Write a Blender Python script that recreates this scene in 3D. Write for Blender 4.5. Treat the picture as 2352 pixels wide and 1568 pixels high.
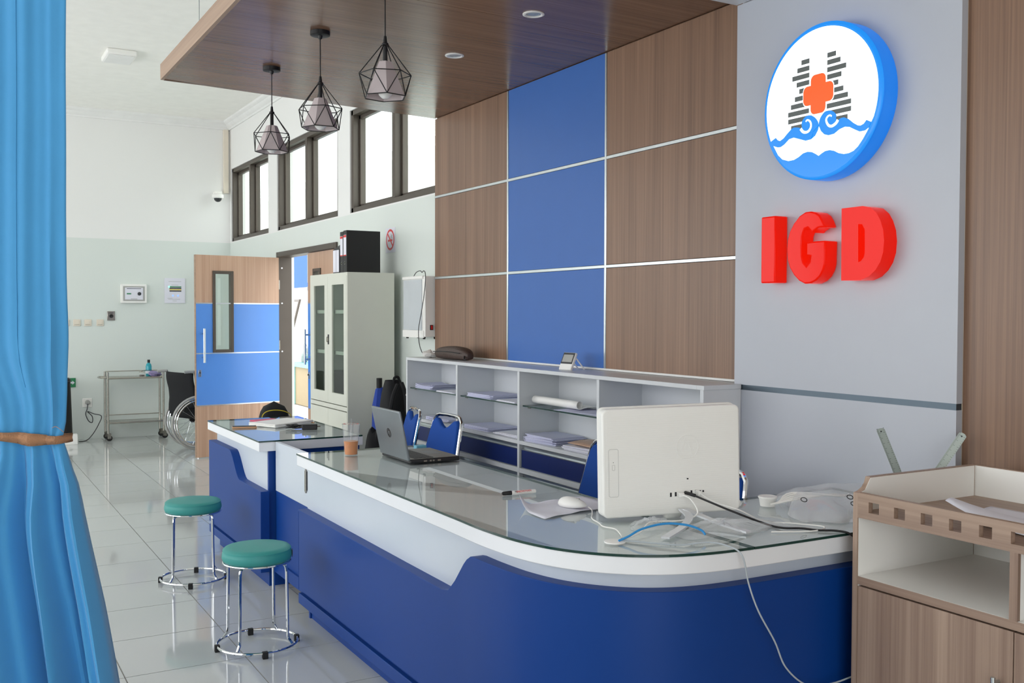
import bpy, math, random, zlib
from mathutils import Vector, Matrix
random.seed(7)
for o in list(bpy.data.objects): bpy.data.objects.remove(o)
SC = bpy.context.scene
COL = SC.collection
R = math.radians
PI = math.pi

# ------------------------------------------------------------------ camera
cam_d = bpy.data.cameras.new('camera'); cam = bpy.data.objects.new('camera', cam_d); COL.objects.link(cam)
cam_d.sensor_width = 36.0; cam_d.lens = 35.02; cam_d.clip_start = 0.05; cam_d.clip_end = 200
YAW, PITCH, ROLL = R(29.80), R(1.633), R(0.125)
_f = Vector((math.sin(YAW)*math.cos(PITCH), math.cos(YAW)*math.cos(PITCH), -math.sin(PITCH)))
_r = Vector((math.cos(YAW), -math.sin(YAW), 0)); _u = _r.cross(_f)
_r2 = _r*math.cos(ROLL) + _u*math.sin(ROLL); _u2 = _u*math.cos(ROLL) - _r*math.sin(ROLL)
M = Matrix((_r2, _u2, -_f)).transposed().to_4x4(); M.translation = (0, 0, 1.5)
cam.matrix_world = M
SC.camera = cam

# ------------------------------------------------------------------ world, daylight, exposure
W = bpy.data.worlds.new('World'); SC.world = W; W.use_nodes = True
bg = W.node_tree.nodes['Background']
bg.inputs[0].default_value = (0.975, 0.985, 1.0, 1); bg.inputs[1].default_value = 4.4
vs = SC.view_settings
vs.view_transform = 'Standard'; vs.look = 'None'; vs.gamma = 1.0; vs.exposure = -0.12; vs.use_curve_mapping = False
try:
    SC.cycles.use_denoising = True
    SC.cycles.max_bounces = 10; SC.cycles.diffuse_bounces = 6; SC.cycles.glossy_bounces = 4
    SC.cycles.transparent_max_bounces = 12; SC.cycles.sample_clamp_indirect = 8.0
except Exception:
    pass
def portal(name, loc, rot, sx, sy):
    l = bpy.data.lights.new(name, 'AREA'); l.shape = 'RECTANGLE'; l.size = sx; l.size_y = sy
    l.cycles.is_portal = True
    o = bpy.data.objects.new(name, l); COL.objects.link(o); o.location = loc; o.rotation_euler = rot
# daylight comes in through the windows: unseen openings added on the left and behind, high windows and the door on the right
portal('daylight_left_added', (-3.3, 7.0, 1.95), (0, R(-90), 0), 2.3, 11.0)
portal('daylight_rear_added', (-.7, -3.1, 1.3), (R(90), 0, 0), 3.6, 2.6)
portal('daylight_window_a', (3.40, 11.8, 2.84), (0, R(90), 0), .92, 1.64)
portal('daylight_window_b', (3.40, 9.71, 2.84), (0, R(90), 0), .92, 1.9)
portal('daylight_window_c', (3.40, 7.5, 2.84), (0, R(90), 0), .92, 1.9)
portal('daylight_door', (3.40, 10.1, 1.07), (0, R(90), 0), 2.1, 0.95)

# ------------------------------------------------------------------ materials
MAT = {}
def _new(name):
    m = bpy.data.materials.new(name); m.use_nodes = True
    nt = m.node_tree; b = nt.nodes['Principled BSDF']; MAT[name] = m
    return m, nt, b
def lin(c):
    return tuple(((v/255)/12.92 if v/255 <= .04045 else ((v/255+.055)/1.055)**2.4) for v in c)
def mat(name, rgb, rough=.5, metal=0, spec=.5, var=.06, scale=8, bump=0, bscale=200, coat=0, emit=None, estr=0, trans=0, ior=None, sheen=0):
    m, nt, b = _new(name); c = lin(rgb)
    N = nt.nodes; Lk = nt.links
    geo = N.new('ShaderNodeNewGeometry')
    nz = N.new('ShaderNodeTexNoise'); nz.inputs['Scale'].default_value = scale; nz.inputs['Detail'].default_value = 4
    Lk.new(geo.outputs['Position'], nz.inputs['Vector'])
    mx = N.new('ShaderNodeMix'); mx.data_type = 'RGBA'
    mx.inputs[6].default_value = (*[v*(1-var) for v in c], 1); mx.inputs[7].default_value = (*[min(1, v*(1+var)) for v in c], 1)
    Lk.new(nz.outputs['Fac'], mx.inputs[0]); Lk.new(mx.outputs[2], b.inputs['Base Color'])
    b.inputs['Roughness'].default_value = rough; b.inputs['Metallic'].default_value = metal
    b.inputs['Specular IOR Level'].default_value = spec; b.inputs['Coat Weight'].default_value = coat
    b.inputs['Coat Roughness'].default_value = .05; b.inputs['Sheen Weight'].default_value = sheen
    if ior: b.inputs['IOR'].default_value = ior
    if trans: b.inputs['Transmission Weight'].default_value = trans
    if bump:
        n2 = N.new('ShaderNodeTexNoise'); n2.inputs['Scale'].default_value = bscale; n2.inputs['Detail'].default_value = 3
        Lk.new(geo.outputs['Position'], n2.inputs['Vector'])
        bp = N.new('ShaderNodeBump'); bp.inputs['Strength'].default_value = bump; bp.inputs['Distance'].default_value = .01
        Lk.new(n2.outputs['Fac'], bp.inputs['Height']); Lk.new(bp.outputs['Normal'], b.inputs['Normal'])
    if emit:
        b.inputs['Emission Color'].default_value = (*lin(emit), 1); b.inputs['Emission Strength'].default_value = estr
    return m
def wood(name, dark, light, axis, rough=.4, coat=0, fine=70, spec=.5):
    m, nt, b = _new(name); N = nt.nodes; Lk = nt.links
    geo = N.new('ShaderNodeNewGeometry'); mp = N.new('ShaderNodeMapping')
    sc = [1.0, 1.0, 1.0]; lo = {'x': 0, 'y': 1, 'z': 2}[axis]
    for i in range(3): sc[i] = .9 if i == lo else fine
    mp.inputs['Scale'].default_value = sc
    Lk.new(geo.outputs['Position'], mp.inputs['Vector'])
    n1 = N.new('ShaderNodeTexNoise'); n1.inputs['Scale'].default_value = 1; n1.inputs['Detail'].default_value = 6; n1.inputs['Roughness'].default_value = .65
    Lk.new(mp.outputs['Vector'], n1.inputs['Vector'])
    mp2 = N.new('ShaderNodeMapping'); mp2.inputs['Scale'].default_value = [s*.13 if i != lo else .3 for i, s in enumerate(sc)]
    Lk.new(geo.outputs['Position'], mp2.inputs['Vector'])
    n2 = N.new('ShaderNodeTexNoise'); n2.inputs['Scale'].default_value = 1; n2.inputs['Detail'].default_value = 3
    Lk.new(mp2.outputs['Vector'], n2.inputs['Vector'])
    ad = N.new('ShaderNodeMath'); ad.operation = 'MULTIPLY_ADD'; ad.inputs[1].default_value = .45
    Lk.new(n2.outputs['Fac'], ad.inputs[0])
    ml = N.new('ShaderNodeMath'); ml.operation = 'MULTIPLY'; ml.inputs[1].default_value = .55
    Lk.new(n1.outputs['Fac'], ml.inputs[0]); Lk.new(ml.outputs[0], ad.inputs[2])
    rp = N.new('ShaderNodeValToRGB'); rp.color_ramp.elements[0].position = .36; rp.color_ramp.elements[1].position = .64
    rp.color_ramp.elements[0].color = (*lin(dark), 1); rp.color_ramp.elements[1].color = (*lin(light), 1)
    Lk.new(ad.outputs[0], rp.inputs[0]); Lk.new(rp.outputs[0], b.inputs['Base Color'])
    b.inputs['Roughness'].default_value = rough; b.inputs['Coat Weight'].default_value = coat; b.inputs['Coat Roughness'].default_value = .12
    b.inputs['Specular IOR Level'].default_value = spec
    bp = N.new('ShaderNodeBump'); bp.inputs['Strength'].default_value = .08; bp.inputs['Distance'].default_value = .004
    Lk.new(n1.outputs['Fac'], bp.inputs['Height']); Lk.new(bp.outputs['Normal'], b.inputs['Normal'])
    return m
def glass(name, tint, ior=1.5, rough=0.0, film=0.0, film_col=(.8, .8, .8)):
    m = bpy.data.materials.new(name); m.use_nodes = True; MAT[name] = m
    nt = m.node_tree; N = nt.nodes; Lk = nt.links; N.clear()
    out = N.new('ShaderNodeOutputMaterial'); mx = N.new('ShaderNodeMixShader')
    tr = N.new('ShaderNodeBsdfTransparent'); gl = N.new('ShaderNodeBsdfGlossy'); fr = N.new('ShaderNodeFresnel')
    tr.inputs[0].default_value = (*tint, 1); gl.inputs['Roughness'].default_value = rough; fr.inputs[0].default_value = ior
    nz = N.new('ShaderNodeTexNoise'); nz.inputs['Scale'].default_value = 3
    bp = N.new('ShaderNodeBump'); bp.inputs['Strength'].default_value = .004
    Lk.new(nz.outputs['Fac'], bp.inputs['Height']); Lk.new(bp.outputs['Normal'], gl.inputs['Normal'])
    ge = N.new('ShaderNodeNewGeometry'); iv = N.new('ShaderNodeMath'); iv.operation = 'SUBTRACT'; iv.inputs[0].default_value = 1
    Lk.new(ge.outputs['Backfacing'], iv.inputs[1]); mu = N.new('ShaderNodeMath'); mu.operation = 'MULTIPLY'
    Lk.new(fr.outputs[0], mu.inputs[0]); Lk.new(iv.outputs[0], mu.inputs[1])   # only the outer face mirrors
    Lk.new(mu.outputs[0], mx.inputs[0]); Lk.new(tr.outputs[0], mx.inputs[1]); Lk.new(gl.outputs[0], mx.inputs[2])
    last = mx
    if film:
        df = N.new('ShaderNodeBsdfDiffuse'); df.inputs[0].default_value = (*film_col, 1)
        m2 = N.new('ShaderNodeMixShader'); m2.inputs[0].default_value = film
        Lk.new(mx.outputs[0], m2.inputs[1]); Lk.new(df.outputs[0], m2.inputs[2]); last = m2
    Lk.new(last.outputs[0], out.inputs[0])
    return m
def wall_paint():
    m, nt, b = _new('wall_paint'); N = nt.nodes; Lk = nt.links
    geo = N.new('ShaderNodeNewGeometry'); sp = N.new('ShaderNodeSeparateXYZ'); Lk.new(geo.outputs['Position'], sp.inputs[0])
    gt = N.new('ShaderNodeMath'); gt.operation = 'GREATER_THAN'; gt.inputs[1].default_value = 2.372; Lk.new(sp.outputs['Z'], gt.inputs[0])
    mx = N.new('ShaderNodeMix'); mx.data_type = 'RGBA'
    mx.inputs[6].default_value = (*lin((220, 227, 222)), 1); mx.inputs[7].default_value = (*lin((236, 236, 234)), 1)
    Lk.new(gt.outputs[0], mx.inputs[0]); Lk.new(mx.outputs[2], b.inputs['Base Color'])
    rg = N.new('ShaderNodeMix'); rg.inputs[2].default_value = .32; rg.inputs[3].default_value = .6
    Lk.new(gt.outputs[0], rg.inputs[0]); Lk.new(rg.outputs[0], b.inputs['Roughness'])
    nz = N.new('ShaderNodeTexNoise'); nz.inputs['Scale'].default_value = 3; nz.inputs['Detail'].default_value = 5
    Lk.new(geo.outputs['Position'], nz.inputs['Vector'])
    bp = N.new('ShaderNodeBump'); bp.inputs['Strength'].default_value = .15; bp.inputs['Distance'].default_value = .02
    Lk.new(nz.outputs['Fac'], bp.inputs['Height']); Lk.new(bp.outputs['Normal'], b.inputs['Normal'])
    return m
TX, TY, TS = 1.134, 7.786, .4976
def floor_mat():
    m, nt, b = _new('floor_base'); N = nt.nodes; Lk = nt.links
    geo = N.new('ShaderNodeNewGeometry'); sp = N.new('ShaderNodeSeparateXYZ'); Lk.new(geo.outputs['Position'], sp.inputs[0])
    ds = []
    for ax, o in (('X', TX), ('Y', TY)):
        a = N.new('ShaderNodeMath'); a.operation = 'SUBTRACT'; a.inputs[1].default_value = o; Lk.new(sp.outputs[ax], a.inputs[0])
        p = N.new('ShaderNodeMath'); p.operation = 'PINGPONG'; p.inputs[1].default_value = TS/2; Lk.new(a.outputs[0], p.inputs[0]); ds.append(p)
    mn = N.new('ShaderNodeMath'); mn.operation = 'MINIMUM'; Lk.new(ds[0].outputs[0], mn.inputs[0]); Lk.new(ds[1].outputs[0], mn.inputs[1])
    gt = N.new('ShaderNodeMath'); gt.operation = 'GREATER_THAN'; gt.inputs[1].default_value = .002; Lk.new(mn.outputs[0], gt.inputs[0])
    mx = N.new('ShaderNodeMix'); mx.data_type = 'RGBA'
    mx.inputs[6].default_value = (*lin((92, 84, 76)), 1); mx.inputs[7].default_value = (*lin((196, 196, 190)), 1)
    Lk.new(gt.outputs[0], mx.inputs[0]); Lk.new(mx.outputs[2], b.inputs['Base Color']); b.inputs['Roughness'].default_value = .25
    return m
wall_paint(); floor_mat()
mat('tile', (187, 190, 189), .07, var=.03, scale=1.5, spec=.6)
mat('ceiling_white', (246, 245, 240), .7, bump=.03, bscale=40)
mat('trim_white', (236, 236, 234), .55)
mat('laminate_white', (212, 215, 218), .35, var=.02)
mat('logo_white', (184, 188, 197), .4, var=.02)  # greyed white; the blue cast of nearby light is put into it
mat('worktop_white', (234, 236, 240), .35, var=.02)  # brighter copy of laminate_white, making up for shade under the canopy
mat('panel_white', (202, 210, 220), .3, var=.02)
mat('edge_tan', (205, 190, 170), .5)
wood('wood_wall', (110, 82, 64), (148, 115, 92), 'z', .38, fine=95)
wood('wood_canopy', (106, 76, 58), (136, 102, 80), 'x', .24, fine=60)
wood('wood_fascia', (148, 120, 100), (170, 142, 120), 'y', .45)
wood('wood_cab_v', (132, 108, 94), (172, 148, 130), 'z', .45, fine=80)
wood('wood_cab_h', (134, 110, 96), (168, 144, 126), 'y', .45, fine=80)
wood('wood_door', (176, 140, 116), (204, 170, 146), 'z', .4, fine=110)
mat('blue_panel', (62, 108, 182), .4, spec=.35, var=.03)
mat('blue_counter', (7, 58, 132), .45, spec=.25, var=.05, scale=3)
mat('blue_drawer', (4, 32, 98), .4)
mat('blue_door', (88, 146, 228), .3, var=.02)
mat('aluminium', (206, 212, 214), .28, metal=1, var=.03)
mat('alu_dull', (92, 104, 114), .4, metal=.8)  # darkened to stand in for dark surroundings mirrored in the metal
mat('ruler_steel', (176, 186, 180), .42, metal=.25)
mat('stand_silver', (226, 228, 232), .3, metal=.3)
mat('chrome', (225, 227, 230), .08, metal=1, var=.01)
mat('steel', (176, 172, 164), .2, metal=1)
mat('win_frame', (84, 76, 68), .45, metal=.2)
mat('black', (16, 16, 18), .5)
mat('black_soft', (17, 18, 22), .85, bump=.2, bscale=300)
mat('rubber', (22, 22, 22), .7)
mat('dark_grey', (52, 54, 58), .5)
mat('white_plastic', (243, 242, 238), .4, var=.02)
mat('cream', (228, 218, 202), .5)
mat('paper', (226, 226, 236), .75, var=.03)
mat('paper_lav', (200, 202, 226), .75, var=.05)
mat('cabinet_cream', (214, 216, 204), .42, var=.03)
mat('cabinet_inner', (150, 162, 152), .5)
mat('teal_vinyl', (54, 146, 140), .5, var=.06, bump=.05, bscale=500)
mat('curtain_blue', (70, 153, 209), .8, var=.05, bump=.08, bscale=700, sheen=.2)
mat('curtain_seam', (60, 138, 190), .85)
mat('jute', (176, 130, 96), .9, var=.2, scale=60, bump=.4, bscale=300)
mat('chair_blue', (2, 70, 158), .85, var=.05, bump=.1, bscale=600)
mat('laptop_silver', (132, 138, 142), .38, metal=.6)
mat('laptop_dark', (34, 34, 36), .45)
mat('laptop_deck', (120, 118, 112), .35, metal=.6)
mat('tea', (208, 122, 18), .2, var=.25, scale=60)
mat('brown_leather', (66, 48, 40), .5, bump=.2, bscale=120)
mat('red', (214, 30, 30), .4)
mat('green', (40, 130, 84), .4)
mat('teal_liquid', (40, 160, 176), .2)
mat('purple', (140, 130, 170), .8)
mat('tissue', (222, 220, 216), .9, bump=.4, bscale=90)
mat('eth_blue', (40, 140, 206), .45)
mat('cable_grey', (176, 184, 190), .5)
mat('sky_blue_cover', (110, 180, 205), .5)
mat('pink', (206, 70, 110), .5)
mat('gold', (196, 150, 110), .3, metal=.7)
mat('navy_cloth', (26, 60, 150), .8, bump=.2, bscale=200)
mat('tan_wall', (150, 134, 104), .7)
mat('aqua', (120, 190, 190), .6)
mat('ext_white', (240, 240, 236), .8)
mat('ext_blue', (30, 84, 180), .7)
mat('ext_floor', (205, 203, 196), .5)
mat('shade_fabric', (196, 184, 184), .9, var=.04, trans=0)
mat('glow_white', (240, 246, 250), .3, emit=(244, 250, 255), estr=1.05)
mat('glow_blue', (12, 90, 160), .25, emit=(14, 146, 246), estr=.8)
mat('glow_rim', (20, 100, 190), .25, emit=(14, 130, 240), estr=.6)
mat('glow_orange', (250, 80, 20), .3, emit=(255, 84, 26), estr=.8)
mat('logo_grey', (78, 84, 82), .4, emit=(86, 92, 90), estr=.35)
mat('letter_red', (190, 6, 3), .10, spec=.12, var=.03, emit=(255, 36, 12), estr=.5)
mat('led_green', (60, 230, 140), .3, emit=(120, 255, 190), estr=3)
mat('led_blue', (120, 150, 255), .3, emit=(120, 160, 255), estr=1.4)
mat('lightbox_face', (196, 202, 206), .4)
mat('seam_grey', (168, 168, 164), .5)
mat('glass_edge', (22, 58, 52), .12, var=.2)
mat('lens', (170, 180, 186), .15, var=.2, scale=80)
mat('yellow', (214, 190, 40), .5)
glass('glass_top', (.955, .98, .968), 1.55)
glass('glass_pane', (.93, .97, .95), 1.45)
glass('glass_cab', (.80, .85, .82), 1.5)
glass('glass_shelf', (.92, .97, .95), 1.5)
glass('clear_plastic', (.985, .985, .985), 1.4, .03, .06, (.9, .92, .95))
glass('bag_film', (.98, .985, .99), 1.42, .10, .22, (.97, .98, 1.0))
glass('ruler_plastic', (.90, .95, .92), 1.4, .1, .45, (.72, .78, .74))

# ------------------------------------------------------------------ mesh builder
ORI = {}
class MB:
    def __init__(s): s.v = []; s.f = []; s.mi = []; s.cur = 0
    def add(s, vs_, fs):
        n = len(s.v); s.v += [tuple(p) for p in vs_]; s.f += [[i+n for i in f] for f in fs]; s.mi += [s.cur]*len(fs); return s
    def box(s, x0, x1, y0, y1, z0, z1):
        return s.add([(x0,y0,z0),(x1,y0,z0),(x1,y1,z0),(x0,y1,z0),(x0,y0,z1),(x1,y0,z1),(x1,y1,z1),(x0,y1,z1)],
                     [(0,3,2,1),(4,5,6,7),(0,1,5,4),(1,2,6,5),(2,3,7,6),(3,0,4,7)])
    def prism(s, pts, ax, a, b, holes=None):
        n = len(pts)
        def P(p, t): return {'x': (t, p[0], p[1]), 'y': (p[0], t, p[1]), 'z': (p[0], p[1], t)}[ax]
        vs_ = [P(p, a) for p in pts] + [P(p, b) for p in pts]
        fs = [list(range(n))[::-1], list(range(n, 2*n))] + [(i, (i+1) % n, n+(i+1) % n, n+i) for i in range(n)]
        return s.add(vs_, fs)
    def tube(s, path, r, seg=8, closed=False, caps=True):
        path = [Vector(p) for p in path]; n = len(path); rr = r if isinstance(r, (list, tuple)) else [r]*n
        vs_ = []; up = None
        for i, p in enumerate(path):
            a = path[(i-1) % n] if (closed or i > 0) else p; b = path[(i+1) % n] if (closed or i < n-1) else p
            t = (b-a).normalized()
            if up is None: up = Vector((0, 0, 1)) if abs(t.z) < .9 else Vector((1, 0, 0))
            x = t.cross(up)
            if x.length < 1e-4: x = t.orthogonal()
            x.normalize(); y = x.cross(t).normalized(); up = y
            for k in range(seg):
                an = 2*PI*k/seg; vs_.append(p + x*math.cos(an)*rr[i] + y*math.sin(an)*rr[i])
        fs = []
        for i in range(n if closed else n-1):
            j = (i+1) % n
            for k in range(seg):
                k2 = (k+1) % seg; fs.append((i*seg+k, i*seg+k2, j*seg+k2, j*seg+k))
        if not closed and caps: fs.append(list(range(seg))); fs.append(list(range((n-1)*seg, n*seg))[::-1])
        return s.add(vs_, fs)
    def lathe(s, prof, c=(0, 0, 0), seg=24, ax='z'):
        vs_ = []; n = len(prof)
        for r, h in prof:
            for k in range(seg):
                a = 2*PI*k/seg; x, y = r*math.cos(a), r*math.sin(a)
                p = {'z': (x, y, h), 'x': (h, x, y), 'y': (x, h, y)}[ax]
                vs_.append((c[0]+p[0], c[1]+p[1], c[2]+p[2]))
        fs = [(i*seg+k, i*seg+(k+1) % seg, (i+1)*seg+(k+1) % seg, (i+1)*seg+k) for i in range(n-1) for k in range(seg)]
        if prof[0][0] > 1e-6: fs.append(list(range(seg))[::-1])
        if prof[-1][0] > 1e-6: fs.append(list(range((n-1)*seg, n*seg)))
        return s.add(vs_, fs)
    def ell(s, c, rx, ry, rz, seg=16, ring=10):
        return s.lathe2(c, rx, ry, rz, seg, ring)
    def lathe2(s, c, rx, ry, rz, seg, ring):
        vs_ = [(c[0]+rx*math.sin(PI*i/ring)*math.cos(2*PI*k/seg), c[1]+ry*math.sin(PI*i/ring)*math.sin(2*PI*k/seg), c[2]+rz*math.cos(PI*i/ring)) for i in range(ring+1) for k in range(seg)]
        fs = [(i*seg+k, (i+1)*seg+k, (i+1)*seg+(k+1) % seg, i*seg+(k+1) % seg) for i in range(ring) for k in range(seg)]
        return s.add(vs_, fs)
    def grid(s, fn, nu, nv):
        vs_ = [fn(i/nu, j/nv) for i in range(nu+1) for j in range(nv+1)]
        fs = [(i*(nv+1)+j, (i+1)*(nv+1)+j, (i+1)*(nv+1)+j+1, i*(nv+1)+j+1) for i in range(nu) for j in range(nv)]
        return s.add(vs_, fs)
    def xf(s, m, start=0):
        s.v[start:] = [tuple(m @ Vector(p)) for p in s.v[start:]]; return s
    def build(s, name, m, parent=None, smooth=True, bevel=0, bseg=2, solid=0, sub=0, local=False):
        if parent is not None and not local:
            o3 = ORI.get(parent.name, (0, 0, 0))
        elif parent is None and not local:
            xs, ys, zs = zip(*s.v); o3 = ((min(xs)+max(xs))/2, (min(ys)+max(ys))/2, min(zs))
        else: o3 = (0, 0, 0)
        me = bpy.data.meshes.new(name)
        me.from_pydata([(p[0]-o3[0], p[1]-o3[1], p[2]-o3[2]) for p in s.v], [], s.f)
        ms = m if isinstance(m, (list, tuple)) else [m]
        for k in ms: me.materials.append(MAT[k])
        if len(ms) > 1: me.polygons.foreach_set('material_index', s.mi)
        me.update()
        if smooth:
            me.polygons.foreach_set('use_smooth', [True]*len(me.polygons)); me.set_sharp_from_angle(angle=R(38))
        o = bpy.data.objects.new(name, me); COL.objects.link(o)
        if parent is not None: o.parent = parent; ORI[o.name] = ORI.get(parent.name, (0, 0, 0)) if not local else (0, 0, 0)
        else: o.location = o3; ORI[o.name] = o3
        if solid:
            md = o.modifiers.new('solid', 'SOLIDIFY'); md.thickness = solid; md.offset = 0
        if sub:
            md = o.modifiers.new('sub', 'SUBSURF'); md.levels = sub; md.render_levels = sub
        if bevel:
            md = o.modifiers.new('bevel', 'BEVEL'); md.width = bevel; md.segments = bseg; md.limit_method = 'ANGLE'; md.angle_limit = R(40)
        return o
def tag(o, label, cat, group=None, kind=None):
    o['label'] = label; o['category'] = cat
    if group: o['group'] = group
    if kind: o['kind'] = kind
    return o
def T(name, label, cat, loc=(0, 0, 0), group=None, kind=None):
    o = bpy.data.objects.new(name, None); COL.objects.link(o); o.location = loc; o.empty_display_size = .1
    ORI[o.name] = tuple(loc)
    return tag(o, label, cat, group, kind)
def copy_tree(o, parent=None):
    c = o.copy(); COL.objects.link(c); c.parent = parent
    for ch in list(o.children): copy_tree(ch, c)
    return c
def B(name, m, par, *a, bevel=0, smooth=True):
    return MB().box(*a).build(name, m, par, smooth=smooth, bevel=bevel)
def catmull(pts, n=8, closed=False):
    P = [Vector(p) for p in pts]; out = []; N = len(P)
    for i in range(N if closed else N-1):
        p0 = P[(i-1) % N] if (closed or i > 0) else P[i]; p1 = P[i]; p2 = P[(i+1) % N]; p3 = P[(i+2) % N] if (closed or i < N-2) else P[(i+1) % N]
        for k in range(n):
            t = k/n
            out.append(.5*((2*p1)+(-p0+p2)*t+(2*p0-5*p1+4*p2-p3)*t*t+(-p0+3*p1-3*p2+p3)*t**3))
    if not closed: out.append(P[-1])
    return out
def text(name, body, m, par, size, loc, xdir, ydir, ext=.0004):
    cu = bpy.data.curves.new(name, 'FONT'); cu.body = body; cu.size = size; cu.extrude = ext; cu.align_x = 'CENTER'; cu.align_y = 'CENTER'
    tmp = bpy.data.objects.new(name, cu); COL.objects.link(tmp)
    me = bpy.data.meshes.new_from_object(tmp.evaluated_get(bpy.context.evaluated_depsgraph_get()))
    bpy.data.objects.remove(tmp); me.materials.clear(); me.materials.append(MAT[m])
    o = bpy.data.objects.new(name, me); COL.objects.link(o)
    x = Vector(xdir).normalized(); y = Vector(ydir).normalized(); z = x.cross(y)
    mm = Matrix((x, y, z)).transposed().to_4x4()
    o3 = ORI.get(par.name, (0, 0, 0)) if par else (0, 0, 0)
    mm.translation = Vector(loc)-Vector(o3); o.parent = par; o.matrix_local = mm
    return o

# ================================================================== THE ROOM
WX = 3.17; WB = 12.68; CZ = 3.88
floor = tag(B('floor', 'floor_base', None, -3.5, 3.35, -3.2, 12.9, -.12, -.004), 'glossy pale grey tiled floor of the hall', 'floor', kind='structure')
tile_me = {}
for i in range(-4, 5):
    for j in range(-10, 11):
        x0 = TX+(i-1)*TS; x1 = min(x0+TS, WX); y0 = TY-j*TS; y1 = min(y0+TS, WB)
        if x0 >= WX-.02 or y0 >= WB-.02: continue
        if x0 > 1.62 and y1 < 6.9: continue
        key = (round(x1-x0, 4), round(y1-y0, 4)); g = .0026
        if key not in tile_me:
            m = MB().box(g, key[0]-g, g, key[1]-g, -.01, 0)
            me = bpy.data.meshes.new('tile'); me.from_pydata(m.v, [], m.f); me.materials.append(MAT['tile']); tile_me[key] = me
        o = bpy.data.objects.new('tile', tile_me[key]); COL.objects.link(o); o.parent = floor
        fo = ORI['floor']; o.location = (x0-fo[0], y0-fo[1], -fo[2])
        ORI[o.name] = fo
tag(B('ceiling', 'ceiling_white', None, -3.5, 3.35, -3.2, 12.9, CZ, CZ+.1), 'white flat ceiling over the hall', 'ceiling', kind='structure')
m = MB().box(-3.5, 3.35, WB, WB+.2, 0, CZ)
tag(m.build('wall_back', 'wall_paint', None), 'far wall painted pale mint below and white above', 'wall', kind='structure')
m = MB()
ys = [(-3.2, 6.54), (8.443, 8.757), (10.656, 10.99), (12.616, 12.9)]
for a, b in ys: m.box(WX, WX+.18, a, b, 2.385, 3.29)
m.box(WX, WX+.18, -3.2, 12.9, 3.29, CZ)
m.box(WX, WX+.18, -3.2, 8.76, 0, 2.385); m.box(WX, WX+.18, 10.644, 12.9, 0, 2.385); m.box(WX, WX+.18, 8.76, 10.644, 2.15, 2.385)
tag(m.build('wall_right', 'wall_paint', None, smooth=False), 'long side wall with high windows and a double doorway', 'wall', kind='structure')
m = MB().box(-3.5, -3.3, -3.2, 12.9, 0, .8).box(-3.5, -3.3, -3.2, 12.9, 3.1, CZ).box(-3.5, -3.3, -3.2, 1.5, .8, 3.1).box(-3.5, -3.3, 12.5, 12.9, .8, 3.1)  # unseen opening, placed and sized to balance the daylight
tag(m.build('wall_left', 'wall_paint', None, smooth=False), 'opposite side wall with a long window opening added for daylight', 'wall', kind='structure')
m = MB().box(-3.5, -2.5, -3.3, -3.1, 0, CZ).box(1.1, 3.35, -3.3, -3.1, 0, CZ).box(-2.5, 1.1, -3.3, -3.1, 2.6, CZ)  # unseen opening, sized for the light wanted from behind the camera
tag(m.build('wall_rear', 'wall_paint', None, smooth=False), 'rear wall with a wide opening added for daylight', 'wall', kind='structure')
# crown moulding
prof = [(0, 0), (.018, 0), (.022, .02), (.05, .035), (.062, .062), (.09, .075), (.1, .09), (.1, .1), (0, .1)]
m = MB().prism([(WB-p[0], CZ-.1+p[1]) for p in prof], 'x', -3.5, WX)
tag(m.build('trim_1', 'trim_white', None), 'white crown moulding along the far wall', 'moulding', kind='structure')
m = MB().prism([(WX-p[0], CZ-.1+p[1]) for p in prof], 'y', 3.4, WB)
tag(m.build('trim_2', 'trim_white', None), 'white crown moulding above the high windows', 'moulding', kind='structure')
# windows
def window(n, y0, y1, lab):
    w = T('window_%d' % n, lab, 'window', (WX+.09, (y0+y1)/2, 2.385), kind='structure')
    z0, z1 = 2.385, 3.29; x0, x1 = WX+.012, WX+.13
    m = MB().box(x0, x1, y0, y1, z0, z0+.045).box(x0, x1, y0, y1, z1-.045, z1).box(x0, x1, y0, y0+.05, z0, z1).box(x0, x1, y1-.05, y1, z0, z1)
    m.build('window_frame', 'win_frame', w, bevel=.003)
    ym = (y0+y1)/2
    B('mullion', 'win_frame', w, x0, x1, ym-.03, ym+.03, z0+.045, z1-.045, bevel=.003)
    for a, b in ((y0+.05, ym-.03), (ym+.03, y1-.05)):
        s_ = MB().box(WX+.07, WX+.105, a, b, z0+.045, z0+.075).box(WX+.07, WX+.105, a, b, z1-.075, z1-.045).box(WX+.07, WX+.105, a, a+.03, z0+.045, z1-.045).box(WX+.07, WX+.105, b-.03, b, z0+.045, z1-.045)
        sa = s_.build('sash', 'win_frame', w)
        B('pane', 'glass_pane', sa, WX+.086, WX+.091, a+.028, b-.028, z0+.073, z1-.073)
window(1, 10.99, 12.616, 'high dark-framed window in the corner by the far wall')
window(2, 8.757, 10.656, 'high dark-framed window directly above the double door')
window(3, 6.54, 8.443, 'high dark-framed window beside the wood panelling, above the cream cabinet')
# mullions of the added left opening (out of view, it lets the daylight in)
w = T('window_4', 'unseen window row added in the opposite wall for daylight', 'window', (-3.4, 7.0, .8), kind='structure')
for k in range(7): B('mullion', 'win_frame', w, -3.44, -3.36, 1.5+k*1.8-.03, 1.5+k*1.8+.03, .8, 3.1)
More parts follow.
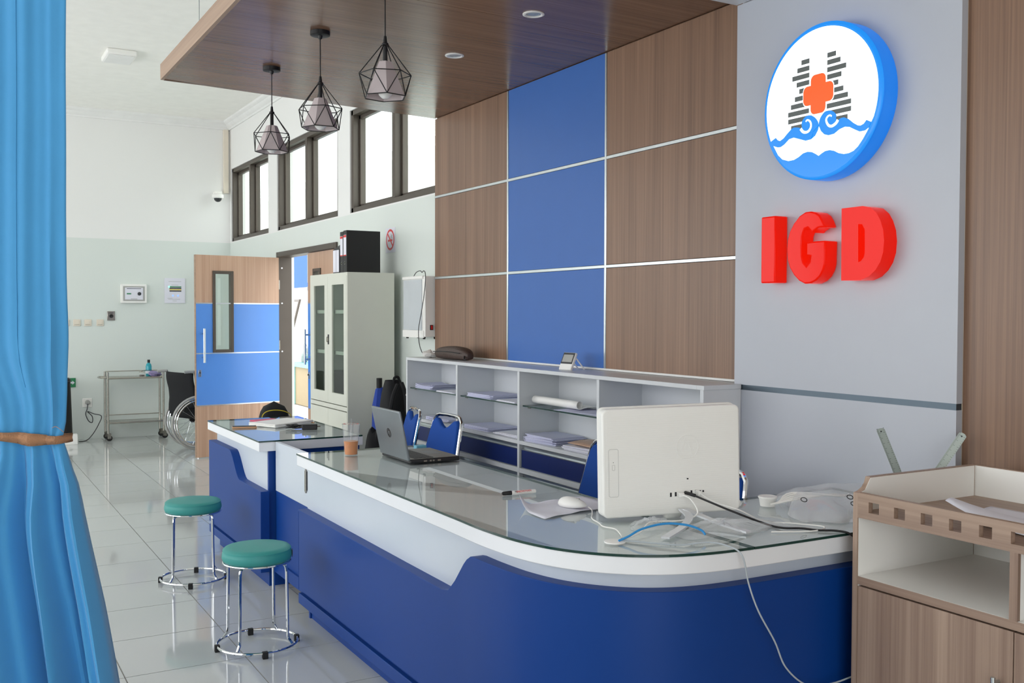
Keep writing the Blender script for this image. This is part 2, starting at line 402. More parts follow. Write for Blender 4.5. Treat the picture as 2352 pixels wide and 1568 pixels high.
# ---- double door
d = T('door_3', 'dark metal frame of the double doorway', 'door frame', (WX, 9.7, 0), kind='structure')
m = MB().box(WX-.02, WX+.14, 8.76, 8.80, 0, 2.15).box(WX-.02, WX+.14, 10.60, 10.644, 0, 2.15).box(WX-.02, WX+.14, 8.80, 10.60, 2.095, 2.15)
m.build('door_frame', 'win_frame', d, bevel=.004)
for zz in (.45, 1.08, 1.6, 1.98): MB().lathe([(.008, 0), (.008, .004), (0, .006)], (WX+.03, 10.594, zz), 10, 'y').build('screw', 'aluminium', d)
def door_leaf(name, lab, mirror=False):
    """local: hinge at origin, leaf along -x, visible face towards -y"""
    L = .915; t = .038
    d = T(name, lab, 'door', (0, 0, 0), kind='structure')
    wx0, wx1, wz0, wz1 = -.74, -.515, 1.085, 1.93
    def slab(nm, mt, z0, z1):
        m = MB()
        a, b = max(z0, wz0), min(z1, wz1)
        if b > a:
            m.box(-L, wx0, 0, t, z0, z1).box(wx1, 0, 0, t, z0, z1)
            if a > z0+1e-4: m.box(wx0, wx1, 0, t, z0, a)
            if b < z1-1e-4: m.box(wx0, wx1, 0, t, b, z1)
        else: m.box(-L, 0, 0, t, z0, z1)
        return m.build(nm, mt, d, smooth=False)
    slab('wood_panel', 'wood_door', .01, .535); slab('blue_panel', 'blue_door', .547, 1.072); slab('blue_panel', 'blue_door', 1.084, 1.588); slab('wood_panel', 'wood_door', 1.6, 2.09)
    for z in (.535, 1.072, 1.588): B('strip', 'aluminium', d, -L, 0, -.002, t+.002, z, z+.012)
    B('edge_band', 'wood_fascia', d, -L-.004, -L, 0, t, .01, 2.09)
    fr = MB()
    for a in ((wx0-.0, wx0+.03, wz0, wz1), (wx1-.03, wx1, wz0, wz1), (wx0+.03, wx1-.03, wz0, wz0+.03), (wx0+.03, wx1-.03, wz1-.03, wz1)): fr.box(a[0], a[1], -.012, t+.012, a[2], a[3])
    f = fr.build('vision_frame', 'win_frame', d, bevel=.003)
    B('pane', 'glass_pane', f, wx0+.03, wx1-.03, .015, .021, wz0+.03, wz1-.03)
    h = MB().tube([(-L+.065, -.055, .985), (-L+.065, -.055, 1.335)], .0125, 12)
    h.tube([(-L+.065, -.055, 1.04), (-L+.065, 0, 1.04)], .009, 10).tube([(-L+.065, -.055, 1.28), (-L+.065, 0, 1.28)], .009, 10)
    h.build('handle', 'aluminium', d)
    k = MB().box(-L+.02, -L+.05, -.006, 0, .84, .91).build('lock_plate', 'steel', d, bevel=.006)
    MB().lathe([(.008, 0), (.008, -.01), (0, -.011)], (-L+.035, -.006, .882), 10, 'y').build('keyhole', 'dark_grey', k)
    for zz in (.25, 1.1, 1.75): MB().tube([(.006, .005, zz), (.006, .005, zz+.1)], .007, 8).build('hinge', 'steel', d)
    return d
d1 = door_leaf('door_1', 'open door leaf of wood and bright blue panels with a narrow vision window')
d1.location = (3.16, 10.575, 0); d1.rotation_euler.z = R(-9+18)
d2 = door_leaf('door_2', 'closed door leaf of wood and blue panels partly hidden behind the cream cabinet')
d2.location = (WX+.004, 8.725, 0); d2.rotation_euler.z = R(-90)
d2.scale = (1, 1, 1)
m = MB().tube([(WX+.012, 9.665, 1.80), (WX+.012, 9.665, 2.08)], .005, 8).tube([(WX+.012, 9.665, 1.72), (WX+.012, 9.665, 1.76)], .007, 8)
bolt = tag(m.build('flush_bolt', 'aluminium', None), 'slim metal bolt at the top of the closed door leaf', 'bolt')

# ---- wood feature wall with panels
PX = 3.12
ycol = [6.578, 5.505, 4.433, 3.416]; zrow = [2.90, 2.338, 1.753, 1.20]
fw = T('wall_feature', 'panelled feature wall of wood and one blue column with aluminium strips', 'wall', (3.14, 5.0, 0), kind='structure')
B('backing', 'wood_wall', fw, PX+.014, WX, 3.345, 6.575, 0, 2.99)
for c_ in range(3):
    for r_ in range(3):
        B('panel', 'blue_panel' if c_ == 1 else 'wood_wall', fw, PX, PX+.014, (ycol[c_+1]+.009) if c_ < 2 else 3.345, ycol[c_]-(.009 if c_ else 0), zrow[r_+1]+(.010 if r_ < 2 else 0), zrow[r_]-(.010 if r_ else 0), bevel=.001)
for z in zrow[1:3]: B('strip', 'aluminium', fw, PX-.003, PX+.013, 3.345, 6.578, z-.0095, z+.0095, bevel=.003)
for y in ycol[1:3]: B('strip', 'aluminium', fw, PX-.004, PX+.013, y-.009, y+.009, 1.20, 2.90, bevel=.003)
B('bead', 'trim_white', fw, PX-.006, PX+.01, 3.345, 6.578, 1.1905, 1.2015, bevel=.002)
# ---- white logo wall and its soffit
LX = 3.055; LY0, LY1 = 2.228, 3.345
lw = T('wall_logo', 'white laminate wall carrying the round sign and red letters', 'wall', (3.1, 2.79, 0), kind='structure')
B('panel', 'logo_white', lw, LX, LX+.031, LY0, LY1, 1.188, 2.852)
B('panel', 'logo_white', lw, LX, LX+.031, LY0, LY1, 0, 1.165)
B('joint_strip', 'alu_dull', lw, LX+.002, LX+.03, LY0+.002, LY1, 1.165, 1.188)
B('core', 'laminate_white', lw, LX+.031, WX, LY0+.03, LY1, 0, CZ)
B('edge_band', 'edge_tan', lw, LX+.031, LX+.0335, LY0, LY0+.03, 0, 2.852)
tag(B('ceiling_soffit', 'laminate_white', None, 1.19, 3.05, LY0, LY1, 2.853, CZ), 'white boxed soffit above the logo wall', 'soffit', kind='structure')
tag(B('wall_wood', 'wood_wall', None, LX+.034, WX, -3.1, LY0, 0, CZ), 'plain brown wood-veneer wall behind the low cabinet', 'wall', kind='structure')
# ---- hanging canopy
def czv(x): return 2.904+(PX-x)*(.030/1.93)
cx0 = 1.19
def yfar(x): return 6.45+(x-cx0)*(.128/(PX-cx0))
cn = T('ceiling_canopy', 'brown wood canopy hanging over the reception desk', 'canopy', (2.1, 5, 2.9), kind='structure')
cuts = [3.347, 4.19, 5.40, None]
for k in range(3):
    a, b = cuts[k], cuts[k+1]
    y2a = (yfar(cx0) if b is None else b-.0015); y2b = (yfar(PX) if b is None else b-.0015)
    if b is None: y2a -= .004; y2b -= .004
    pts = [(cx0+.02, a+.0015), (PX, a+.0015), (PX, y2b), (cx0+.02, y2a)]
    n = 4
    vs_ = [(p[0], p[1], czv(p[0])) for p in pts]+[(p[0], p[1], czv(p[0])+.018) for p in pts]
    MB().add(vs_, [(3, 2, 1, 0), (4, 5, 6, 7), (0, 1, 5, 4), (1, 2, 6, 5), (2, 3, 7, 6), (3, 0, 4, 7)]).build('panel', 'wood_canopy', cn)
zc = czv(cx0)
B('fascia_board', 'wood_fascia', cn, cx0, cx0+.02, 3.347, yfar(cx0), zc-.001, zc+.094)
MB().prism([(cx0+.02, yfar(cx0)-.003), (PX, yfar(PX)-.003), (PX, yfar(PX)-.02), (cx0+.02, yfar(cx0)-.02)], 'z', 2.93, 3.01).build('fascia_board', 'wood_canopy', cn)
B('top_board', 'ceiling_white', cn, cx0+.02, PX, 3.347, 6.42, zc+.06, zc+.09)
for x, y in ((1.35, 4.9), (1.35, 6.1), (1.35, 3.6)): MB().tube([(x, y, zc+.09), (x, y, CZ)], .0015, 6).build('hanger_wire', 'alu_dull', cn)

# ================================================================== LOGO SIGN AND LETTERS
LCY, LCZ = 2.792, 2.3265; RD = .303; FX = LX-.08
def UV(u, v): return (LCY-u, LCZ+v)
sg = T('logo_sign', 'round backlit sign with red cross, grey stepped towers and blue waves', 'sign', (LX, LCY, LCZ-RD))
m = MB(); m.lathe([(RD, LX-.001), (RD, FX+.012), (RD-.006, FX+.003), (RD-.012, FX), (RD-.02, FX)], (0, LCY, LCZ), 72, 'x')
m.build('rim', 'glow_rim', sg)
m = MB(); m.lathe([(RD-.0005, FX+.006), (RD-.012, FX-.0012), (RD-.013, FX-.0012), (0, FX-.0012)], (0, LCY, LCZ), 72, 'x'); m.build('face', 'glow_blue', sg)
WAVE = [(0.2526,-0.1212),(0.2316,-0.111),(0.2192,-0.1231),(0.2044,-0.1275),(0.1916,-0.1248),(0.1699,-0.1117),(0.1479,-0.0944),(0.1258,-0.0838),(0.1104,-0.084),(0.0971,-0.0894),(0.0867,-0.0828),(0.0883,-0.0705),(0.081,-0.0588),(0.0673,-0.0495),(0.0536,-0.0454),(0.0307,-0.0467),(0.0125,-0.0612),(0.0034,-0.0774),(0.0008,-0.0929),(-0.0031,-0.0798),(-0.0155,-0.0636),(-0.0298,-0.0533),(-0.0417,-0.0477),(-0.0632,-0.0476),(-0.0799,-0.0564),(-0.0884,-0.073),(-0.0867,-0.0877),(-0.094,-0.0909),(-0.0989,-0.0876),(-0.1112,-0.0842),(-0.1309,-0.0814),(-0.1457,-0.0875),(-0.1655,-0.1009),(-0.1854,-0.1163),(-0.2057,-0.1244),(-0.2186,-0.1188),(-0.229,-0.1079),(-0.2574,-0.1198)]
LOWW = [(-0.2425,-0.1388),(-0.2152,-0.1807),(-0.1919,-0.2005),(-0.159,-0.2111),(-0.1291,-0.2106),(-0.1046,-0.2029),(-0.0805,-0.191),(-0.0564,-0.1878),(-0.0325,-0.1929),(-0.0135,-0.2027),(0.0007,-0.2117),(0.0145,-0.2048),(0.0329,-0.1978),(0.0558,-0.1971),(0.0786,-0.2031),(0.1012,-0.2149),(0.1257,-0.2217),(0.1498,-0.2216),(0.1715,-0.2161),(0.1927,-0.202),(0.2137,-0.1797),(0.2343,-0.1525),(0.2417,-0.1409),(0.2259,-0.1488),(0.2005,-0.1489),(0.1746,-0.1363),(0.1527,-0.1243),(0.1308,-0.1198),(0.1043,-0.1252),(0.0776,-0.1384),(0.0504,-0.1398),(0.0274,-0.1324),(0.011,-0.1175),(0.0009,-0.0982),(-0.0031,-0.1118),(-0.0169,-0.131),(-0.038,-0.1421),(-0.0666,-0.1435),(-0.0958,-0.1334),(-0.1303,-0.1217),(-0.1552,-0.1245),(-0.18,-0.1411),(-0.2002,-0.1493),(-0.2156,-0.149),(-0.2311,-0.1438)]
CHR = [(0.0971,-0.0887),(0.0869,-0.0999),(0.0681,-0.1073),(0.0522,-0.1029),(0.0415,-0.0889),(0.0394,-0.0763),(0.0471,-0.067),(0.0584,-0.0648),(0.066,-0.070)]
CHL = [(-0.0925,-0.0923),(-0.0817,-0.1048),(-0.0671,-0.1107),(-0.0504,-0.1079),(-0.0396,-0.0953),(-0.0389,-0.0811),(-0.0462,-0.0692),(-0.0582,-0.0636),(-.066,-.069)]
ri = .283
arc = [(ri*math.cos(a), ri*math.sin(a)) for a in [R(205.2)-k*R(230.4)/60 for k in range(1, 60)]]
fx = FX-.0012
def flat(name, pts, m_, th=.002, par=sg):
    return MB().prism([UV(*p) for p in pts], 'x', fx-th, fx).build(name, m_, par, smooth=False)
wv = [tuple(p) for p in catmull([(*p, 0) for p in WAVE[5:32]], 4)]
flat('upper_field', arc+WAVE[:5]+[(p[0], p[1]) for p in wv]+WAVE[32:], 'glow_white', .0012)
flat('lower_field', LOWW, 'glow_white', .0012)
Lx = [-.0928,-.1143,-.1405,-.1174,-.1029,-.126,-.1469,-.1615,-.1611,-.1448]
for k in range(10):
    v1 = .1766-.02785*k
    flat('bar', [(Lx[k], v1), (-.0510, v1), (-.0510, v1-.0188), (Lx[k], v1-.0188)], 'logo_grey', .0018)
    rx = [.083,.1053,.133,.1105,.0958,.1206,.143,.1582,.1586,.1425][k]
    flat('bar', [(.0405, v1), (rx, v1), (rx, v1-.0185), (.0405, v1-.0185)], 'logo_grey', .0018)
def plus(cx, cy, w, L, r, n=6):
    pts = []
    q = [(w, L), (w, w), (L, w)]
    for k in range(4):
        a = k*PI/2
        loc = []
        for cxr, cyr, a0, a1 in ((w-r, L-r, PI/2, 0),): loc += [(cxr+r*math.cos(a0+(a1-a0)*i/n), cyr+r*math.sin(a0+(a1-a0)*i/n)) for i in range(n+1)]
        loc.append((w, w))
        loc += [(L-r+r*math.cos(PI/2-PI/2*i/n), w-r+r*math.sin(PI/2-PI/2*i/n)) for i in range(n+1)]
        ca, sa = math.cos(-a), math.sin(-a)
        pts += [(cx+x*ca-y*sa, cy+x*sa+y*ca) for x, y in loc]
    return pts
flat('cross_outline', plus(-.0034, .029, .041, .0795, .022), 'glow_white', .0021)
flat('cross', plus(-.0034, .029, .0378, .0763, .021), 'glow_orange', .0032)
# waves curl over the towers: blue heads with white spiral channels
def stroke(pts, w0, w1):
    P = catmull([(*p, 0) for p in pts], 5); n = len(P); a = []; b = []
    for i, p in enumerate(P):
        t = (P[min(i+1, n-1)]-P[max(i-1, 0)]).normalized(); nn = Vector((-t.y, t.x, 0)); w_ = w0+(w1-w0)*i/(n-1)
        a.append((p.x+nn.x*w_, p.y+nn.y*w_)); b.append((p.x-nn.x*w_, p.y-nn.y*w_))
    return a+b[::-1]
for ch, sx, body in ((CHR, 1, WAVE[9:19]), (CHL, -1, WAVE[18:28])):
    hd = [(p[0], p[1]) for p in catmull([(*p, 0) for p in body], 3)]
    flat('wave_head', hd+([(.03, -.115), (.07, -.118)] if sx > 0 else [(-.07, -.118), (-.03, -.115)]), 'glow_blue', .0022)
    flat('spiral', stroke(ch, .0062, .0028), 'glow_white', .0028)
flat('wave', WAVE[:10]+[(.07, -.112), (.045, -.118), (.0274, -.1324), (.0504, -.1398), (.0776, -.1384), (.1043, -.1252), (.1308, -.1198), (.1527, -.1243), (.1746, -.1363), (.2005, -.1489), (.2259, -.1488), (.2417, -.1409)], 'glow_blue', .0020)
flat('wave', WAVE[27:]+[(-.2425, -.1388), (-.2311, -.1438), (-.2156, -.149), (-.2002, -.1493), (-.18, -.1411), (-.1552, -.1245), (-.1303, -.1217), (-.0958, -.1334), (-.0666, -.1435), (-.038, -.1421), (-.03, -.12), (-.06, -.118)], 'glow_blue', .0020)
# letters, 7 cm deep, slightly pillowed faces
GO = [(2.8330,1.8167),(2.8247,1.8263),(2.8015,1.8373),(2.7685,1.8374),(2.782,1.8661),(2.7955,1.8849),(2.8157,1.898),(2.8427,1.9042),(2.8699,1.904),(2.9008,1.8911),(2.9319,1.8625),(2.9527,1.8327),(2.9647,1.7968),(2.9677,1.7602),(2.9636,1.7179),(2.9507,1.6859),(2.929,1.6564),(2.9007,1.6321),(2.8694,1.6189),(2.8387,1.6202),(2.8119,1.6297),(2.7888,1.6468),(2.7743,1.6691),(2.7664,1.6939),(2.7644,1.7844),(2.8242,1.785),(2.8614,1.7827),(2.8607,1.73),(2.8385,1.7276),(2.8416,1.7048),(2.8601,1.6881),(2.8774,1.7037),(2.8865,1.7325),(2.8887,1.7714),(2.8875,1.8075),(2.8724,1.8374),(2.8554,1.8413),(2.8417,1.83)]
DO = [(2.6842,1.9014),(2.5841,1.9016),(2.5482,1.8928),(2.5214,1.8714),(2.5035,1.8439),(2.4899,1.8075),(2.485,1.7671),(2.4886,1.7249),(2.5011,1.69),(2.5211,1.6623),(2.5502,1.6394),(2.589,1.6261),(2.6825,1.6268)]
DH = [(2.6043,1.8362),(2.5861,1.8348),(2.5723,1.8133),(2.5648,1.772),(2.5672,1.7385),(2.5767,1.7101),(2.5901,1.6963),(2.6022,1.6932)]
def letter(name, lab, m):
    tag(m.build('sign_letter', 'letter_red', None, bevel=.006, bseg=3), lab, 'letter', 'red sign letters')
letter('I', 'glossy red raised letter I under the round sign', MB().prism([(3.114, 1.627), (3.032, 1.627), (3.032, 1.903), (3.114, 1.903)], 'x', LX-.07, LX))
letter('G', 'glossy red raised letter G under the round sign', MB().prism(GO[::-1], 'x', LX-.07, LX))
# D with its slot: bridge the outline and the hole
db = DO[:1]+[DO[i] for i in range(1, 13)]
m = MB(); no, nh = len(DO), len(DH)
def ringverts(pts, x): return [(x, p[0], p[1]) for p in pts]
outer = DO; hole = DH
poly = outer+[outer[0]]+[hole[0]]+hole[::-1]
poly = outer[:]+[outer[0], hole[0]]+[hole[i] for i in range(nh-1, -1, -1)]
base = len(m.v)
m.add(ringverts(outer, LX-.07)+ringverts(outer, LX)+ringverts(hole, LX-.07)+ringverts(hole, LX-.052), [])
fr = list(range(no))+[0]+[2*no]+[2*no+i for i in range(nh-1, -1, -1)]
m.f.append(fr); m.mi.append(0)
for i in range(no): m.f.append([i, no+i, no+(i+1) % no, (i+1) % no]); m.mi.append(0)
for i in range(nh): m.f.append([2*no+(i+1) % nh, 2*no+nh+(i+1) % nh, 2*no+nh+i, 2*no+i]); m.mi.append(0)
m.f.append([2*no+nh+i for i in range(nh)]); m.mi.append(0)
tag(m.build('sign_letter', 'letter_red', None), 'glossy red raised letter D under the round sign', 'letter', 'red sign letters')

# ================================================================== RECEPTION COUNTER
ctrl = [(1.490, 2.95), (1.488, 2.83), (1.493, 2.72), (1.507, 2.60), (1.539, 2.485), (1.585, 2.395), (1.645, 2.320), (1.72, 2.258), (1.81, 2.213), (1.92, 2.185), (2.054, 2.173), (2.2, 2.169)]
OUT = [Vector((1.495, 4.72, 0)), Vector((1.493, 4.2, 0)), Vector((1.491, 3.7, 0))]+[Vector((1.490, 3.5-.05*k, 0)) for k in range(11)]
OUT += [Vector((p.x, p.y, 0)) for p in catmull([(*p, 0) for p in ctrl], 5)][1:]
OUT += [Vector((2.5, 2.166, 0)), Vector((3.045, 2.163, 0))]
def frames(P):
    nrm = []; s = [0]
    for i, p in enumerate(P):
        t = (P[min(i+1, len(P)-1)]-P[max(i-1, 0)]).normalized(); nrm.append(Vector((-t.y, t.x, 0)))
        if i: s.append(s[-1]+(p-P[i-1]).length)
    return nrm, s
def ribbon(P, d0, d1, zb, zt):
    nrm, s = frames(P); m = MB(); vs_ = []
    for p, n_, ss in zip(P, nrm, s):
        b = zb(p, ss) if callable(zb) else zb; t = zt(p, ss) if callable(zt) else zt
        a = p+n_*d0; c_ = p+n_*d1
        vs_ += [(a.x, a.y, b), (a.x, a.y, t), (c_.x, c_.y, t), (c_.x, c_.y, b)]
    n = len(P); fs = []
    for i in range(n-1):
        for k in range(4): fs.append((i*4+k, i*4+(k+1) % 4, (i+1)*4+(k+1) % 4, (i+1)*4+k))
    fs += [(3, 2, 1, 0), ((n-1)*4, (n-1)*4+1, (n-1)*4+2, (n-1)*4+3)]
    return m.add(vs_, fs)
def sstep(t): t = max(0, min(1, t)); return t*t*(3-2*t)
def sub(P, n):
    out = []
    for i in range(len(P)-1):
        for k in range(n): out.append(P[i].lerp(P[i+1], k/n))
    return out+[P[-1]]
OUT2 = OUT
def ctop(p, s):
    if p.x > 1.6: return .705
    return .540+.018*sstep((3.2-p.y)/.12)*(1-sstep((3.06-p.y)/.1))*0+.165*sstep((3.085-p.y)/.22)
rc = T('reception_counter', 'curved white and dark blue reception counter with glass top', 'counter', (2.0, 3.3, 0))
ribbon(OUT2, .006, .056, .150, ctop).build('blue_front', 'blue_counter', rc, bevel=.002)
ribbon(OUT2, .026, .056, .128, .152).build('groove', 'blue_counter', rc)
ribbon(OUT2, .006, .056, .080, .130).build('base_band', 'blue_counter', rc, bevel=.002)
ribbon(OUT2, .066, .10, 0, .081).build('plinth', 'blue_counter', rc)
ribbon(OUT2, .054, .075, .08, .757).build('white_panel', 'panel_white', rc)
inner = [(3.045, 2.772), (2.30, 2.772), (2.16, 2.80), (2.115, 2.86), (2.106, 2.95), (2.106, 4.72)]
poly = [(p.x, p.y) for p in OUT]+inner
MB().prism(poly, 'z', .755, .807).build('worktop', 'worktop_white', rc, bevel=.003)
B('end_panel', 'blue_counter', rc, 1.553, 2.09, 4.700, 4.718, .0, .755)
B('end_panel', 'blue_counter', rc, 1.50, 1.553, 4.712, 4.716, .15, .53)
B('inner_panel', 'laminate_white', rc, 2.06, 2.078, 3.0, 4.70, .0, .755)
JX = 2.066
def glass_top(poly, par, z0=.807, z1=.815, nm='glass_top'):
    m = MB(); n = len(poly); m.add([(p[0], p[1], z0) for p in poly]+[(p[0], p[1], z1) for p in poly], [])
    m.f += [list(range(n))[::-1], list(range(n, 2*n))]; m.mi += [0, 0]
    for i in range(n): m.f.append([i, (i+1) % n, n+(i+1) % n, n+i]); m.mi.append(1)
    return m.build(nm, ['glass_top', 'glass_edge'], par, smooth=False)
oi = max(i for i, p in enumerate(OUT) if p.x < JX)
g1 = [(p.x-.003, p.y-.002) for p in OUT[:oi+1]]+[(JX-.001, 2.171), (JX-.001, 2.9), (2.103, 2.95), (2.103, 4.717)]
g2 = [(JX+.002, 2.171)]+[(p.x, p.y-.002) for p in OUT[oi+1:]]+[(3.045, 2.769), (2.30, 2.769), (2.16, 2.80), (2.112, 2.86), (JX+.002, 2.9)]
glass_top(g1, rc); glass_top(g2, rc)
# grommet
gm = tag(MB().lathe([(.032, .815), (.032, .8185), (.026, .820), (0, .8195)], (1.742, 2.42, 0), 28).build('cable_grommet', 'white_plastic', None), 'round white cable grommet cap in the counter glass', 'grommet')

# ---- second desk
dk = T('side_desk', 'smaller white and blue glass-topped desk in front of the open door', 'desk', (1.8, 5.95, 0))
DP = [Vector((1.487, 6.56-.03*k, 0)) for k in range(41)]
def dtop(p, s): return .675-.150*sstep((6.04-p.y)/.24)
ribbon(DP, .008, .058, .150, dtop).build('blue_front', 'blue_counter', dk, bevel=.002)
ribbon(DP, .028, .058, .128, .152).build('groove', 'blue_counter', dk)
ribbon(DP, .008, .058, .080, .130).build('base_band', 'blue_counter', dk, bevel=.002)
ribbon([Vector((1.487, 6.5, 0)), Vector((1.487, 5.385, 0))], .06, .1, 0, .081).build('plinth', 'blue_counter', dk)
ribbon([Vector((1.487, 6.54, 0)), Vector((1.487, 5.393, 0))], .056, .075, .08, .744).build('white_panel', 'panel_white', dk)
B('end_panel', 'blue_counter', dk, 1.545, 2.07, 5.372, 5.392, 0, .744)
B('end_panel', 'blue_counter', dk, 1.562, 2.07, 6.50, 6.52, 0, .744)
B('worktop', 'worktop_white', dk, 1.487, 2.085, 5.357, 6.558, .744, .794, bevel=.002)
glass_top([(1.485, 5.355), (2.083, 5.355), (2.083, 6.556), (1.485, 6.556)], dk, .794, .802)
# ---- gate
gt = T('swing_gate', 'white and blue swing gate between the side desk and the counter', 'gate', (1.59, 5.05, 0))
B('upper_panel', 'panel_white', gt, 1.575, 1.597, 4.76, 5.345, .528, .796, bevel=.002)
B('lower_panel', 'blue_counter', gt, 1.577, 1.597, 4.76, 5.345, .085, .528)
B('base_band', 'blue_counter', gt, 1.565, 1.597, 4.76, 5.345, .085, .150)
h = MB().tube([(1.562, 4.785, .612), (1.562, 4.785, .716)], .0075, 12).build('hinge', 'steel', gt)
MB().box(1.566, 1.576, 4.770, 4.80, .618, .71).build('hinge_leaf', 'dark_grey', h)
for z_ in (.604, .716): MB().tube([(1.562, 4.785, z_), (1.562, 4.785, z_+.008)], .005, 10).build('pin', 'steel', h)

# ================================================================== SHELF UNIT BEHIND THE COUNTER
SX0, SX1 = 2.84, 3.118; SY = [6.45, 5.667, 4.885, 4.095, 3.312]
sh = T('shelf_unit', 'long white open shelf unit with glass shelves and blue drawers', 'shelf', (2.98, 4.9, 0))
XE = 3.053
B('top_board', 'laminate_white', sh, SX0, SX1, 3.347, 6.462, 1.169, 1.189, bevel=.0015)
B('top_board', 'laminate_white', sh, SX0, XE, 3.298, 3.347, 1.169, 1.189, bevel=.0015)
for k, y in enumerate(SY):
    B('divider', 'laminate_white', sh, SX0, SX1 if k < 4 else XE, y-.011, y+.011, 0, 1.169)
B('back_board', 'laminate_white', sh, SX1-.012, SX1, 3.347, 6.45, .05, 1.17)
B('back_board', 'laminate_white', sh, XE-.012, XE, 3.31, 3.347, .05, 1.17)
for k in range(4):
    y1, y0 = SY[k]-.011, SY[k+1]+.011
    B('shelf_board', 'laminate_white', sh, SX0+.001, SX1-.012, y0, y1, .756, .776)
    B('rail', 'laminate_white', sh, SX0+.001, SX0+.02, y0, y1, .594, .620)
    B('rail', 'laminate_white', sh, SX0+.001, SX0+.02, y0, y1, .40, .426)
    g = MB().box(SX0+.02, SX1-.014, y0+.004, y1-.004, .970, .977); g.mi = [0, 0, 1, 1, 1, 1]
    g.build('glass_shelf', ['glass_shelf', 'glass_edge'], sh, smooth=False)
    for yy in (y0+.012, y1-.012):
        MB().tube([(SX0+.06, yy-.012, .963), (SX0+.06, yy+.012, .963)], .006, 10).build('shelf_peg', 'steel', sh)
    for zt, zb in ((.752, .621), (.590, .428)):
        dr = MB().box(SX0+.012, SX0+.03, y0+.004, y1-.004, zb+.003, zt-.028).build('drawer', 'blue_drawer', sh)
        MB().box(SX0+.008, SX0+.028, y0+.004, y1-.004, zt-.028, zt-.021).box(SX0+.022, SX0+.028, y0+.004, y1-.004, zt-.021, zt-.004).build('pull_strip', 'aluminium', dr, bevel=.001)
        MB().box(SX0+.010, SX0+.02, y0+.004, y1-.004, zb, zb+.004).box(SX0+.010, SX0+.02, y0+.004, y0+.009, zb, zt-.028).box(SX0+.010, SX0+.02, y1-.009, y1-.004, zb, zt-.028).build('drawer_trim', 'aluminium', dr)
B('kick_board', 'laminate_white', sh, SX0+.03, SX0+.05, 3.32, 6.44, 0, .40)

def document(lab, x, y, z, w=.21, d=.297, n=5, rot=0, th=.0035, mt='paper_lav', curl=0, group='documents on the shelf unit'):  # a whole stack of jittered sheets, built as one object
    m = MB(); rr = random.Random(zlib.crc32(lab.encode()))
    t = z
    for k in range(n):
        a = R(rot+rr.uniform(-4, 4)); ox, oy = rr.uniform(-.008, .008), rr.uniform(-.012, .012); tt = th*rr.uniform(.6, 1.4)
        st = len(m.v)
        def fn(u, v, k=k, tt=tt):
            return ((u-.5)*w, (v-.5)*d, curl*(abs(v-.5)*2)**2*(k+1)/n)
        N0 = 5
        top = [(*fn(i/2, j/N0)[:2], fn(i/2, j/N0)[2]+t+tt*.92) for i in range(3) for j in range(N0+1)]
        bot = [(*fn(i/2, j/N0)[:2], fn(i/2, j/N0)[2]+t) for i in range(3) for j in range(N0+1)]
        W1 = N0+1; nn = len(top); fs = []
        for i in range(2):
            for j in range(N0):
                q = (i*W1+j, (i+1)*W1+j, (i+1)*W1+j+1, i*W1+j+1); fs.append(q); fs.append(tuple(nn+e for e in q[::-1]))
        ring = [i*W1 for i in range(3)]+[2*W1+j for j in range(1, W1)]+[i*W1+N0 for i in (1, 0)]+[j for j in range(N0-1, 0, -1)]
        for i in range(len(ring)): a1, b1 = ring[i], ring[(i+1) % len(ring)]; fs.append((a1, nn+a1, nn+b1, b1))
        m.add(top+bot, fs)
        m.xf(Matrix.Translation((x+ox, y+oy, 0)) @ Matrix.Rotation(a, 4, 'Z'), st)
        t += tt
    return tag(m.build('document', mt, None, smooth=False), lab, 'document', group)
GZ = .9775; BZ = .7765
document('thick curled document on the glass shelf of the bay nearest the cream cabinet', 2.975, 6.24, GZ, .21, .25, 7, 3, .0035, curl=.012)
document('thin loose sheets lying beside the curled document on the same glass shelf', 2.96, 5.88, GZ, .2, .24, 3, 3, .003, 'paper')
document('document with grey cover on the second glass shelf below the brown pouch', 2.97, 5.41, GZ, .21, .28, 6, 4, .004)
document('thin sheets with a yellow tab on the second glass shelf', 2.96, 5.06, GZ, .2, .22, 3, 2, .003, 'paper')
document('flat sheets under the rolled poster on the third glass shelf', 2.97, 4.35, GZ, .2, .36, 2, 3, .003, 'paper_lav')
document('document on the fourth glass shelf just above the computer', 2.975, 3.90, GZ, .2, .3, 8, 2, .004)
document('document on the wooden shelf of the bay nearest the cream cabinet', 2.975, 6.04, BZ, .2, .32, 5, 3, .004)
document('printed booklet with a crest on the wooden shelf beside the middle chair', 2.975, 5.46, BZ, .21, .30, 6, 4, .004)
document('slim booklet beside the crested booklet on the wooden shelf', 2.97, 5.08, BZ, .2, .26, 4, 3, .004, 'paper')
document('tall paper pile with printed cover in the bay under the rolled poster', 2.975, 4.71, BZ, .21, .28, 9, 3, .0045)
document('low bundle of white sheets in front of the brown folder', 2.96, 4.30, BZ, .2, .3, 6, 4, .0045, 'paper')
document('paper pile hidden behind the computer on the wooden shelf', 2.955, 3.7, BZ, .21, .3, 5, 2, .004)
m = MB().grid(lambda u, v: (2.88+.2*u, 4.17+.26*v-.03*u, .812+.012*math.sin(u*3)), 6, 4)
tag(m.build('folder', 'wood_door', None, solid=.003), 'brown card folder lying on white sheets in the third bay', 'folder')
def roll_fn(u, v):
    # a poster sheet: flat part then a curl towards the front
    t = u*1.0
    if t < .45: x = 3.06-.13*(t/.45); z = GZ+.012+.028*math.sin(PI*t/.45)*(.4+.6*(1-v))
    else:
        a = (t-.45)/.55*2*PI*1.02; x = 2.93-.021*math.sin(a); z = GZ+.012+.021-.021*math.cos(a)
    return (x, 4.84-.44*v+.05*(1-u)*(.5-v), z)
